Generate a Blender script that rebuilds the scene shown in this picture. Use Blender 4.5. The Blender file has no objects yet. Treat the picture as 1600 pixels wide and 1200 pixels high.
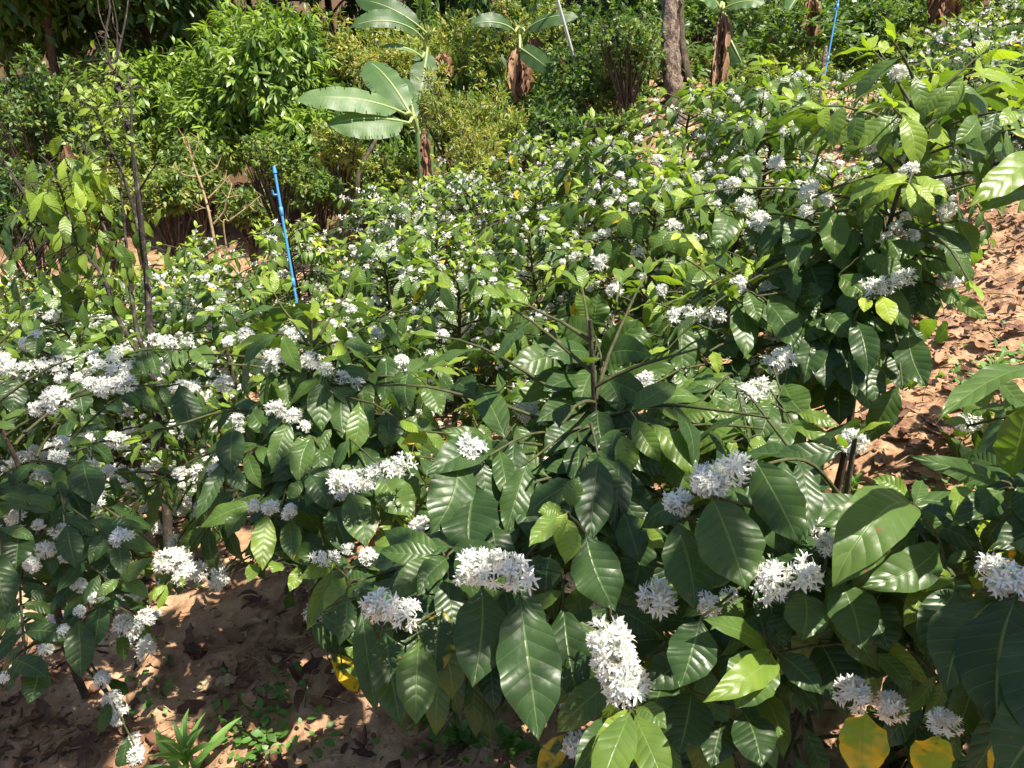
import bpy, math
import numpy as np
from math import radians, sin, cos, pi
from mathutils import Vector

# ------------------------------------------------------------ camera, sky, sun, exposure
S = bpy.context.scene
PITCH = radians(27.0); F = 1232.0; CAMZ = 1.5
cam_d = bpy.data.cameras.new('camera'); cam = bpy.data.objects.new('camera', cam_d)
S.collection.objects.link(cam); S.camera = cam
cam_d.sensor_width = 36; cam_d.lens = 36 * F / 1600; cam_d.clip_start = 0.05; cam_d.clip_end = 400
cam.location = (0, 0, CAMZ); cam.rotation_euler = (pi/2 - PITCH, 0, 0)

SUN = np.array([0.36, -0.13, 0.90]); SUN /= np.linalg.norm(SUN)
elev = math.asin(SUN[2]); azim = math.atan2(SUN[0], SUN[1])
W = bpy.data.worlds.new('World'); S.world = W; W.use_nodes = True
nt = W.node_tree; bg = nt.nodes['Background']
sky = nt.nodes.new('ShaderNodeTexSky'); sky.sky_type = 'NISHITA'; sky.sun_disc = False
sky.sun_elevation = elev; sky.sun_rotation = azim
nt.links.new(sky.outputs[0], bg.inputs[0]); bg.inputs[1].default_value = 0.08
sd = bpy.data.lights.new('sun', 'SUN'); sd.energy = 5.0; sd.angle = radians(0.55); sd.color = (1, .93, .80)
so = bpy.data.objects.new('sun', sd); S.collection.objects.link(so)
so.rotation_euler = Vector(SUN).to_track_quat('Z', 'Y').to_euler(); so.location = (5, -4, 12)
S.view_settings.view_transform = 'Standard'; S.view_settings.look = 'None'
S.view_settings.exposure = 1.27; S.view_settings.gamma = 1
S.cycles.max_bounces = 7; S.cycles.diffuse_bounces = 3; S.cycles.glossy_bounces = 2
S.cycles.transmission_bounces = 4; S.cycles.transparent_max_bounces = 4
S.cycles.use_adaptive_sampling = True; S.cycles.adaptive_threshold = 0.02
S.cycles.sample_clamp_indirect = 6
S.cycles.use_denoising = True
try: S.cycles.denoiser = 'OPENIMAGEDENOISE'; S.cycles.denoising_prefilter = 'ACCURATE'
except Exception: pass

# ------------------------------------------------------------ maths helpers
R = np.random.default_rng(7)
def nrm(a): return a / np.maximum(np.linalg.norm(a, axis=-1, keepdims=True), 1e-9)
def V(*a): return np.array(a, float)
SP, CP = sin(PITCH), cos(PITCH)
def P(px, py, d):
    """the point seen at photograph pixel px, py at depth d metres along the view axis"""
    v = (600 - py) / F
    return np.array([(px - 800) / F * d, (CP + v*SP) * d, CAMZ + (-SP + v*CP) * d])
def proj(p):
    p = np.atleast_2d(p); q = p - V(0, 0, CAMZ)
    d = q[:, 1]*CP - q[:, 2]*SP; u = q[:, 1]*SP + q[:, 2]*CP
    dd = np.where(np.abs(d) < 1e-4, 1e-4, d)
    return 800 + q[:, 0]/dd*F, 600 - u/dd*F, d

_T = np.random.default_rng(3).random((256, 256))
def vnoise(x, y):
    xi = np.floor(x).astype(int); yi = np.floor(y).astype(int); fx = x-xi; fy = y-yi
    fx = fx*fx*(3-2*fx); fy = fy*fy*(3-2*fy)
    a = _T[xi & 255, yi & 255]; b = _T[(xi+1) & 255, yi & 255]; c = _T[xi & 255, (yi+1) & 255]; d = _T[(xi+1) & 255, (yi+1) & 255]
    return (a*(1-fx)+b*fx)*(1-fy) + (c*(1-fx)+d*fx)*fy - .5
def fbm(x, y, f, o=4):
    s = 0; a = 1
    for k in range(o):
        s = s + a*vnoise(x*f+17.3*k, y*f+5.1*k); a *= .5; f *= 2.03
    return s
def gbase(x, y):
    x = np.asarray(x, float); y = np.asarray(y, float)
    z = np.where(x > 0, .30*np.minimum(x, 1.9) + .09*np.maximum(x-1.9, 0), .20*np.maximum(x, -1.3) + .26*np.clip(x+1.3, -3.7, 0) + .08*np.minimum(x+5, 0))
    z = z - .02*y - (.045+.10*np.clip((1.6-x)/2.2, 0, 1))*np.clip(y-2, 0, 7.5) + .16*np.maximum(y-12, 0)
    # the earth bank on the right
    bx = 1/(1+np.exp(-(x - 2.02 - .10*(y-3.0))*11)); by = np.exp(-((y-3.5)/1.1)**2)
    z = z + .22*bx*by
    return z
def ground(x, y):
    x = np.asarray(x, float); y = np.asarray(y, float)
    return gbase(x, y) + .07*fbm(x, y, 1.3, 3) + .030*fbm(x, y, 6, 3) + .022*fbm(x+9, y, 21, 2)
def PG(px, py):
    lo, hi = .5, 60
    for k in range(240):
        d = .5*1.021**k; p = P(px, py, d)
        if p[2] < ground(p[0], p[1]): hi = d; lo = .5*1.021**(k-1); break
    for _ in range(20):
        m = (lo+hi)/2; p = P(px, py, m)
        if p[2] < ground(p[0], p[1]): hi = m
        else: lo = m
    return P(px, py, hi), hi

# ------------------------------------------------------------ mesh building
class M:
    """collects vertices and faces of one mesh, with two vector attributes: luv (s, t, random) and tone (tone, damage, random)"""
    def __init__(s): s.v = []; s.f3 = []; s.f4 = []; s.luv = []; s.tone = []; s.n = 0
    def add(s, v, f, luv=None, tone=None):
        v = np.asarray(v, float); f = np.asarray(f, int)
        s.v.append(v); (s.f4 if f.shape[1] == 4 else s.f3).append(f + s.n); s.n += len(v)
        s.luv.append(luv if luv is not None else np.zeros((len(v), 3)))
        s.tone.append(tone if tone is not None else np.tile([.5, 0, .5], (len(v), 1)))
    def mesh(s, name, mat, smooth=True):
        me = bpy.data.meshes.new(name); v = np.concatenate(s.v)
        q = np.concatenate(s.f4) if s.f4 else np.zeros((0, 4), int); t = np.concatenate(s.f3) if s.f3 else np.zeros((0, 3), int)
        me.vertices.add(len(v)); me.vertices.foreach_set('co', v.astype(np.float32).ravel())
        loops = np.concatenate([q.ravel(), t.ravel()]).astype(np.int32)
        me.loops.add(len(loops)); me.loops.foreach_set('vertex_index', loops)
        ls = np.concatenate([np.arange(len(q))*4, len(q)*4 + np.arange(len(t))*3]).astype(np.int32)
        me.polygons.add(len(ls)); me.polygons.foreach_set('loop_start', ls)
        me.update(calc_edges=True); me.validate()
        if smooth: me.polygons.foreach_set('use_smooth', np.ones(len(me.polygons), bool))
        for nm, a in (('luv', s.luv), ('tone', s.tone)):
            at = me.attributes.new(nm, 'FLOAT_VECTOR', 'POINT'); at.data.foreach_set('vector', np.concatenate(a).astype(np.float32).ravel())
        me.materials.append(mat); return me

PROF = {
 'coffee': ([0, .035, .07, .14, .25, .38, .5, .62, .74, .84, .91, .96, 1], [.035, .04, .16, .46, .78, .96, 1, .95, .77, .50, .26, .11, .0]),
 'mango': ([0, .05, .1, .2, .4, .6, .8, .93, 1], [.05, .06, .3, .65, .95, 1, .7, .28, 0]),
 'small': ([0, .05, .12, .3, .5, .7, .88, 1], [.05, .08, .45, .9, 1, .85, .45, 0]),
 'blade': ([0, .1, .3, .6, .85, 1], [.6, .8, 1, .8, .4, 0]),
 'petal': ([0, .15, .45, .7, .9, 1], [.35, .6, 1, .95, .55, .1]),
 'strip': ([0, .5, 1], [1, 1, 1]),
 'banana': ([0, .10, .13, .2, .35, .6, .8, .92, 1], [.05, .05, .35, .75, .96, 1, .82, .5, .05]),
}
def leaves(m, base, A, N, L, Wd, droop=.8, fold=0., wave=.06, tone=.3, dmg=0., nu=4, nv=8, prof='coffee', freq=2.5, torn=0, rg=R):
    base = np.atleast_2d(base).astype(float); n = len(base)
    A = nrm(np.broadcast_to(np.asarray(A, float), (n, 3))); N = np.broadcast_to(np.asarray(N, float), (n, 3))
    Sd = nrm(np.cross(A, N)); N = np.cross(Sd, A)
    bc = lambda q: np.broadcast_to(np.asarray(q, float), (n,))[:, None]
    L, Wd, droop, fold, wave, tone, dmg = map(bc, (L, Wd, droop, fold, wave, tone, dmg))
    t = np.linspace(0, 1, nv+1)[None]; s = np.linspace(-1, 1, nu+1)
    if prof in ('coffee', 'banana') and nv >= 8: t = t**1.0
    w = np.interp(t[0], *PROF[prof])[None]*Wd*.5
    phi = droop*(t-.5)
    tan = np.cos(phi)[..., None]*A[:, None] - np.sin(phi)[..., None]*N[:, None]
    nn = np.sin(phi)[..., None]*A[:, None] + np.cos(phi)[..., None]*N[:, None]
    mid = .5*(tan[:, 1:]+tan[:, :-1])*(L/nv)[..., None]
    c = base[:, None] + np.concatenate([np.zeros((n, 1, 3)), np.cumsum(mid, 1)], 1)
    if nv >= 6: c = c + (rg.normal(0, .16, (n, 1))*L*(t*t-t))[..., None]*Sd[:, None]
    ph = rg.random((n, 1, 1))*6.28; ss = s[None, None]; T = t[..., None]
    if nu > 1 and nv > 2:
        jit = 1 + .5*wave[..., None]*np.sin(T*2*pi*freq*1.7+ph*3+(ss > 0)*2)*np.abs(ss)
    else: jit = 1
    lat = ss*w[..., None]*np.cos(fold)[..., None]*jit
    up = np.abs(ss)*w[..., None]*np.sin(fold)[..., None] + wave[..., None]*Wd[..., None]*ss**2*np.sin(T*2*pi*freq+ph+(ss > 0)*1.9)
    if prof in ('coffee', 'mango') and nv >= 14:   # puckering between the side veins
        k = (T*9 - np.abs(ss)*1.2) % 1
        up = up + .016*Wd[..., None]*np.sin(k*pi)*np.minimum(1, 3*np.abs(ss)*(1.12-np.abs(ss)))
    v = c[:, :, None] + lat[..., None]*Sd[:, None, None] + up[..., None]*nn[:, :, None]
    K = (nu+1)*(nv+1)
    i = np.arange(nv)[:, None]*(nu+1) + np.arange(nu)[None]
    f = np.stack([i, i+1, i+nu+2, i+nu+1], -1).reshape(-1, 4)
    if torn:
        keep = np.ones((n, nv, nu), bool); cut = rg.random((n, nv, 2)) < torn
        keep[:, :, 0] &= ~cut[..., 0]; keep[:, :, -1] &= ~cut[..., 1]
        ff = (f[None] + (np.arange(n)*K)[:, None, None]).reshape(n*len(f), 4)[keep.reshape(-1)]
    else: ff = (f[None] + (np.arange(n)*K)[:, None, None]).reshape(-1, 4)
    rn = rg.random((n, 1, 1))
    luv = np.stack(np.broadcast_arrays(ss, T, rn), -1) * np.ones((n, 1, 1, 1))
    to = np.stack(np.broadcast_arrays(tone[..., None], dmg[..., None], rn, ss*T)[:3], -1)
    m.add(v.reshape(-1, 3), ff, np.broadcast_to(luv, (n, nv+1, nu+1, 3)).reshape(-1, 3), np.broadcast_to(to, (n, nv+1, nu+1, 3)).reshape(-1, 3))

def tube(m, pts, rad, k=6, cap=True, tone=(.5, 0, .5)):
    pts = np.asarray(pts, float); n = len(pts); rad = np.broadcast_to(np.asarray(rad, float), (n,))
    d = nrm(np.gradient(pts, axis=0)); up = V(0, 0, 1) if abs(d[0, 2]) < .9 else V(1, 0, 0)
    a = nrm(np.cross(d, up)); b = np.cross(d, a); th = np.arange(k)*2*pi/k
    ring = pts[:, None] + rad[:, None, None]*(np.cos(th)[None, :, None]*a[:, None] + np.sin(th)[None, :, None]*b[:, None])
    i = np.arange(n-1)[:, None]*k; j = np.arange(k)[None]; j2 = (j+1) % k
    f = np.stack([i+j, i+j2, i+k+j2, i+k+j], -1).reshape(-1, 4)
    L = np.concatenate([[0], np.cumsum(np.linalg.norm(np.diff(pts, axis=0), axis=1))])
    luv = np.stack(np.broadcast_arrays(np.cos(th)[None], L[:, None], np.sin(th)[None]), -1).reshape(-1, 3)
    m.add(ring.reshape(-1, 3), f, luv, np.tile(tone, (n*k, 1)))
    if cap:
        e = ring[-1]; m.add(np.vstack([e, pts[-1:]]), [[q, (q+1) % k, k] for q in range(k)], None, np.tile(tone, (k+1, 1)))
def spline(pts, n=12):
    pts = np.asarray(pts, float); p = np.vstack([2*pts[0]-pts[1], pts, 2*pts[-1]-pts[-2]]); out = []
    for i in range(1, len(p)-2):
        for t in np.linspace(0, 1, max(2, n//(len(pts)-1)), endpoint=False):
            out.append(.5*((2*p[i])+(-p[i-1]+p[i+1])*t+(2*p[i-1]-5*p[i]+4*p[i+1]-p[i+2])*t*t+(-p[i-1]+3*p[i]-3*p[i+1]+p[i+2])*t**3))
    out.append(pts[-1]); return np.array(out)

# ------------------------------------------------------------ scene-graph helpers
def link(o): S.collection.objects.link(o); return o
def ob(name, me, parent=None): o = bpy.data.objects.new(name, me); o.parent = parent; return link(o)
def thing(name, label, cat, loc=(0, 0, 0), group=None, kind=None, me=None):
    o = link(bpy.data.objects.new(name, me)); o.location = loc
    if label: o['label'] = label; o['category'] = cat
    if group: o['group'] = group
    if kind: o['kind'] = kind
    if me is None: o.empty_display_size = .1
    return o

# ------------------------------------------------------------ materials
def mat(name):
    m = bpy.data.materials.new(name); m.use_nodes = True; m.node_tree.nodes.clear(); return m, m.node_tree
def node(t, ty, **kw):
    n = t.nodes.new(ty)
    for k, v in kw.items(): setattr(n, k, v)
    return n
def math_(t, op, a, b=None, c=None, clamp=False):
    n = node(t, 'ShaderNodeMath', operation=op, use_clamp=clamp)
    for i, q in enumerate((a, b, c)):
        if q is None: continue
        if isinstance(q, (int, float)): n.inputs[i].default_value = q
        else: t.links.new(q, n.inputs[i])
    return n.outputs[0]
def ramp(t, fac, stops):
    n = node(t, 'ShaderNodeValToRGB'); e = n.color_ramp.elements
    while len(e) < len(stops): e.new(.5)
    for q, (p, c) in zip(e, stops): q.position = p; q.color = (*c, 1)
    t.links.new(fac, n.inputs[0]); return n.outputs[0]
def mix(t, fac, a, b, bl='MIX'):
    n = node(t, 'ShaderNodeMix', data_type='RGBA', blend_type=bl)
    for i, q in ((0, fac), (6, a), (7, b)):
        if isinstance(q, (int, float)): n.inputs[i].default_value = q
        elif isinstance(q, tuple): n.inputs[i].default_value = (*q, 1)
        else: t.links.new(q, n.inputs[i])
    return n.outputs[2]
def noise(t, scale, vec=None, detail=3, rough=.55):
    n = node(t, 'ShaderNodeTexNoise'); n.inputs['Scale'].default_value = scale; n.inputs['Detail'].default_value = detail; n.inputs['Roughness'].default_value = rough
    if vec is not None: t.links.new(vec, n.inputs['Vector'])
    return n.outputs['Fac']
def leafmat(name, stops, rough=.36, trans=.34, veins=9., veinbump=.30, veinlight=.30, spec=.5, dead=False):
    m, t = mat(name)
    lu = node(t, 'ShaderNodeAttribute', attribute_name='luv'); to = node(t, 'ShaderNodeAttribute', attribute_name='tone')
    sl = node(t, 'ShaderNodeSeparateXYZ'); t.links.new(lu.outputs['Vector'], sl.inputs[0])
    st = node(t, 'ShaderNodeSeparateXYZ'); t.links.new(to.outputs['Vector'], st.inputs[0])
    s, tt, rn = sl.outputs; tone, dmg, r2 = st.outputs
    pos = node(t, 'ShaderNodeTexCoord').outputs['Object']
    nz = noise(t, 28, pos); fac = math_(t, 'ADD', tone, math_(t, 'MULTIPLY', math_(t, 'SUBTRACT', nz, .5), .22))
    fac = math_(t, 'ADD', fac, math_(t, 'MULTIPLY', math_(t, 'SUBTRACT', rn, .5), .12))
    col = ramp(t, fac, stops)
    ab = math_(t, 'ABSOLUTE', s)
    if veins:
        k = math_(t, 'FRACT', math_(t, 'SUBTRACT', math_(t, 'MULTIPLY', tt, veins), math_(t, 'MULTIPLY', ab, 1.2)))
        tri = math_(t, 'ABSOLUTE', math_(t, 'SUBTRACT', k, .5))        # .5 at the vein, 0 between
        vein = math_(t, 'MULTIPLY', math_(t, 'SUBTRACT', tri, .455), 22, clamp=True)
        mid = math_(t, 'MULTIPLY', math_(t, 'SUBTRACT', .055, ab), 30, clamp=True)
        vv = math_(t, 'MAXIMUM', math_(t, 'MULTIPLY', vein, .55), mid)
        col = mix(t, math_(t, 'MULTIPLY', vv, veinlight), col, (.24, .36, .10) if not dead else (.30, .17, .08))
        h = math_(t, 'SUBTRACT', math_(t, 'MULTIPLY', math_(t, 'SUBTRACT', .5, math_(t, 'POWER', math_(t, 'MULTIPLY', tri, 2), 2.2)), 1.0), math_(t, 'MULTIPLY', mid, .9))
        h = math_(t, 'ADD', h, math_(t, 'ADD', math_(t, 'MULTIPLY', noise(t, 120, pos, 2), .35), math_(t, 'MULTIPLY', noise(t, 30, pos, 2), 2.2)))
    else: h = noise(t, 60, pos, 2)
    # damage: yellowing, then brown patches with their own outline
    dn = math_(t, 'ADD', noise(t, 34, pos, 2), math_(t, 'MULTIPLY', math_(t, 'ADD', ab, tt), .16))
    yl = math_(t, 'MULTIPLY', math_(t, 'SUBTRACT', math_(t, 'ADD', dn, dmg), 1.02), 6, clamp=True)
    br = math_(t, 'MULTIPLY', math_(t, 'SUBTRACT', math_(t, 'ADD', dn, math_(t, 'MULTIPLY', dmg, .8)), 1.22), 14, clamp=True)
    if not dead:
        spots_ = math_(t, 'MULTIPLY', math_(t, 'MULTIPLY', math_(t, 'SUBTRACT', noise(t, 95, pos, 1), .735), 40, clamp=True), math_(t, 'GREATER_THAN', r2, .45))
        col = mix(t, spots_, col, (.16, .09, .03)); col = mix(t, yl, col, (.62, .42, .035)); col = mix(t, br, col, (.13, .055, .022))
    geo = node(t, 'ShaderNodeNewGeometry')
    back = mix(t, .45, col, (.13, .19, .07) if not dead else (.3, .19, .12))
    colb = mix(t, geo.outputs['Backfacing'], col, back)
    bs = node(t, 'ShaderNodeBsdfPrincipled'); t.links.new(colb, bs.inputs['Base Color'])
    rr = math_(t, 'ADD', math_(t, 'ADD', math_(t, 'MULTIPLY', noise(t, 15, pos, 2), .18), rough-.09), math_(t, 'MULTIPLY', geo.outputs['Backfacing'], .2))
    t.links.new(rr, bs.inputs['Roughness']); bs.inputs['Specular IOR Level'].default_value = spec
    bp = node(t, 'ShaderNodeBump'); bp.inputs['Strength'].default_value = veinbump; bp.inputs['Distance'].default_value = .0022
    t.links.new(h, bp.inputs['Height']); t.links.new(bp.outputs[0], bs.inputs['Normal'])
    tr = node(t, 'ShaderNodeBsdfTranslucent')
    tc = mix(t, 1.0, col, (1.9, 2.0, .55) if not dead else (1.2, 1, .7), 'MULTIPLY'); t.links.new(tc, tr.inputs[0]); t.links.new(bp.outputs[0], tr.inputs['Normal'])
    mx = node(t, 'ShaderNodeMixShader'); mx.inputs[0].default_value = trans
    t.links.new(bs.outputs[0], mx.inputs[1]); t.links.new(tr.outputs[0], mx.inputs[2])
    o = node(t, 'ShaderNodeOutputMaterial'); t.links.new(mx.outputs[0], o.inputs[0]); return m
COFFEE = leafmat('coffee_leaf', [(0, (.018, .040, .013)), (.25, (.040, .080, .024)), (.5, (.088, .150, .030)), (.75, (.20, .285, .035)), (1, (.34, .42, .05))], spec=.36)
MANGO = leafmat('mango_leaf', [(0, (.02, .05, .014)), (.5, (.095, .17, .026)), (1, (.26, .36, .05))], rough=.42, veins=0, trans=.3)
SHRUB = leafmat('shrub_leaf', [(0, (.015, .04, .012)), (.35, (.05, .11, .02)), (.7, (.17, .23, .04)), (1, (.34, .30, .07))], rough=.5, veins=0, trans=.3)
BANANA = leafmat('banana_leaf', [(0, (.03, .07, .02)), (.5, (.09, .17, .05)), (1, (.22, .32, .10))], rough=.5, veins=26., veinbump=.15, veinlight=.08, trans=.35)
DEAD = leafmat('dead_leaf', [(0, (.04, .02, .014)), (.3, (.11, .05, .032)), (.6, (.22, .115, .062)), (.85, (.36, .22, .125)), (1, (.48, .35, .21))], rough=.6, trans=.12, dead=True, veinlight=.5, spec=.3)
def petalmat():
    m, t = mat('petal'); to = node(t, 'ShaderNodeAttribute', attribute_name='tone')
    st = node(t, 'ShaderNodeSeparateXYZ'); t.links.new(to.outputs['Vector'], st.inputs[0])
    col = ramp(t, st.outputs[0], [(0, (.42, .50, .22)), (.5, (.80, .80, .72)), (1, (.86, .86, .82))])
    bs = node(t, 'ShaderNodeBsdfPrincipled'); t.links.new(col, bs.inputs['Base Color']); bs.inputs['Roughness'].default_value = .55
    tr = node(t, 'ShaderNodeBsdfTranslucent'); t.links.new(col, tr.inputs[0])
    mx = node(t, 'ShaderNodeMixShader'); mx.inputs[0].default_value = .3
    t.links.new(bs.outputs[0], mx.inputs[1]); t.links.new(tr.outputs[0], mx.inputs[2])
    o = node(t, 'ShaderNodeOutputMaterial'); t.links.new(mx.outputs[0], o.inputs[0]); return m
PETAL = petalmat()
def rough_mat(name, stops, scale, bump=.5, dist=.01, rough=.85, stretch=(1, 1, 1), detail=6, spec=.3):
    m, t = mat(name); tc = node(t, 'ShaderNodeTexCoord').outputs['Object']
    mp = node(t, 'ShaderNodeMapping'); mp.inputs['Scale'].default_value = stretch; t.links.new(tc, mp.inputs[0])
    n1 = noise(t, scale, mp.outputs[0], detail, .65); n2 = noise(t, scale*4.7, mp.outputs[0], 4, .6)
    f = math_(t, 'ADD', math_(t, 'MULTIPLY', n1, .7), math_(t, 'MULTIPLY', n2, .3))
    f = math_(t, 'ADD', math_(t, 'MULTIPLY', math_(t, 'SUBTRACT', f, .5), 2.2), .5)
    bs = node(t, 'ShaderNodeBsdfPrincipled'); colr = ramp(t, f, stops); bs.inputs['Roughness'].default_value = rough
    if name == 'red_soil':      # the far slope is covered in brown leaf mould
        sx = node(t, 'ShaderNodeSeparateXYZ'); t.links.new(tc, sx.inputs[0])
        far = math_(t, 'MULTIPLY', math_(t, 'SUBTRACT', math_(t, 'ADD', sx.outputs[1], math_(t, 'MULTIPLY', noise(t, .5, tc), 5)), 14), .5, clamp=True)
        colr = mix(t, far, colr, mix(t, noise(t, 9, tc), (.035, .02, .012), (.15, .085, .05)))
    t.links.new(colr, bs.inputs['Base Color'])
    bs.inputs['Specular IOR Level'].default_value = spec
    bp = node(t, 'ShaderNodeBump'); bp.inputs['Strength'].default_value = bump; bp.inputs['Distance'].default_value = dist
    t.links.new(f, bp.inputs['Height']); t.links.new(bp.outputs[0], bs.inputs['Normal'])
    o = node(t, 'ShaderNodeOutputMaterial'); t.links.new(bs.outputs[0], o.inputs[0]); return m
SOIL = rough_mat('red_soil', [(0, (.11, .056, .033)), (.35, (.26, .145, .084)), (.6, (.42, .26, .155)), (1, (.60, .42, .27))], 5.5, .9, .02, .95, spec=.15)
CLOD = rough_mat('soil_clod', [(0, (.10, .05, .03)), (.5, (.30, .18, .105)), (1, (.52, .36, .23))], 30, .8, .006, .95, spec=.15)
TWIG = rough_mat('green_brown_twig', [(0, (.025, .025, .012)), (.5, (.055, .06, .022)), (1, (.12, .11, .05))], 60, .5, .002, .8)
BARK = rough_mat('dark_bark', [(0, (.02, .014, .01)), (.5, (.07, .05, .035)), (1, (.18, .14, .10))], 22, .9, .01, .9, (1, 1, .3))
LICHEN = rough_mat('lichened_bark', [(0, (.012, .009, .007)), (.55, (.045, .035, .026)), (.75, (.13, .115, .09)), (1, (.36, .34, .29))], 45, .9, .004, .9, (1, 1, .6))
PALE = rough_mat('pale_brown_bark', [(0, (.05, .032, .022)), (.38, (.13, .09, .065)), (.55, (.28, .21, .165)), (1, (.46, .38, .31))], 17, 1., .06, .9, (1, 1, .35))
STRAW = rough_mat('dry_twig', [(0, (.12, .08, .035)), (.5, (.30, .21, .11)), (1, (.46, .36, .22))], 40, .4, .002, .8)
def plain(name, c, rough=.35, spec=.5):
    m, t = mat(name); bs = node(t, 'ShaderNodeBsdfPrincipled'); tc = node(t, 'ShaderNodeTexCoord').outputs['Object']
    t.links.new(mix(t, math_(t, 'MULTIPLY', noise(t, 9, tc), .5), c, tuple(q*.55+.03 for q in c)), bs.inputs['Base Color']); bs.inputs['Roughness'].default_value = rough
    o = node(t, 'ShaderNodeOutputMaterial'); t.links.new(bs.outputs[0], o.inputs[0]); return m
BLUE = plain('blue_plastic', (.05, .25, .52)); PURPLE = plain('dried_purple', (.30, .20, .42), .7); DUST = plain('pale_plastic', (.6, .6, .58), .5)
GREENST = plain('green_stem', (.10, .20, .05), .5)

# ------------------------------------------------------------ ground
def axis(parts):
    o = []
    for a, b, st in parts: o += list(np.arange(a, b, st))
    return np.array(o + [parts[-1][1]])
xs = axis([(-60, -20, 2.5), (-20, -5, .4), (-5, -2, .06), (-2, 2.6, .018), (2.6, 6, .06), (6, 20, .4), (20, 60, 2.5)])
ys = axis([(-12, 0, .8), (0, 1, .06), (1, 4.2, .018), (4.2, 8, .06), (8, 24, .25), (24, 80, 2)])
X, Y = np.meshgrid(xs, ys); Z = ground(X, Y); gm = M()
nx, ny = len(xs), len(ys); i = np.arange(ny-1)[:, None]*nx + np.arange(nx-1)[None]
gm.add(np.stack([X, Y, Z], -1).reshape(-1, 3), np.stack([i, i+1, i+nx+1, i+nx], -1).reshape(-1, 4))
g = ob('ground', gm.mesh('ground', SOIL)); g['kind'] = 'structure'
G = lambda x, y: float(ground(x, y))
def gp(px, py): return PG(px, py)[0]

# ------------------------------------------------------------ flower clusters
def cluster_mesh(name, seed, nf=24, r=.027, lod=0, chain=None):
    """ball of star-shaped coffee flowers; chain = list of points for a long spray of them"""
    g_ = np.random.default_rng(seed); m = M()
    if chain is None: n = nf; org = np.zeros((n, 3)); d = nrm(g_.normal(size=(n*2, 3)) + V(0, 0, .35))[:n]
    else:
        ch = spline(chain, 14); n = nf; k = g_.random(n)*(len(ch)-1); k0 = k.astype(int); fr = (k-k0)[:, None]
        org = ch[k0]*(1-fr) + ch[np.minimum(k0+1, len(ch)-1)]*fr; tan = nrm(ch[-1]-ch[0])
        d = g_.normal(size=(n, 3)) + V(0, -.1, .3); d = nrm(d - .75*(d@tan)[:, None]*tan)
    q = nrm(np.cross(d, nrm(g_.normal(size=(n, 3))))); q2 = np.cross(d, q)
    rr = r*(.38 + .34*g_.random(n)); c = org + d*rr[:, None]
    op = g_.uniform(.45, 1.3, n)
    al = [[], [], []]
    for k in range(5):
        th = k*2*pi/5 + g_.normal(0, .12, n)
        side = np.cos(th)[:, None]*q + np.sin(th)[:, None]*q2
        a = np.cos(op)[:, None]*d + np.sin(op)[:, None]*side
        al[0].append(c); al[1].append(a); al[2].append(nrm(d*np.sin(op)[:, None] - side*np.cos(op)[:, None]))
    nu, nv = [(2, 4), (2, 2), (1, 1)][lod]
    Lp = r*g_.uniform(.42, .60, 5*n)
    leaves(m, np.concatenate(al[0]), np.concatenate(al[1]), np.concatenate(al[2]), Lp, Lp*[.25, .36, .6][lod], droop=.9, fold=.25, wave=0.02, tone=g_.uniform(.45, 1, 5*n), nu=nu, nv=nv, prof='petal' if lod < 2 else 'strip', rg=g_)
    if lod < 2:
        leaves(m, org, d, q, rr*1.02, r*.10, droop=0, tone=g_.uniform(.3, .7, n), nu=1, nv=1, prof='strip', rg=g_)
    if lod == 0:   # stamens standing up out of each star
        for k in range(4):
            side = nrm(d*1.3 + g_.normal(0, .45, (n, 3)))
            leaves(m, c, side, q, r*.33, r*.035, droop=.3, tone=.75, nu=1, nv=1, prof='strip', rg=g_)
    return m.mesh(name, PETAL)
CL0 = [cluster_mesh('flower_cluster', 100+k, [52, 44, 60, 38, 48, 24][k], .028, 0) for k in range(6)]
CL1 = [cluster_mesh('flower_cluster', 200+k, [30, 24, 34, 14][k], .027, 1) for k in range(4)]

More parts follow.
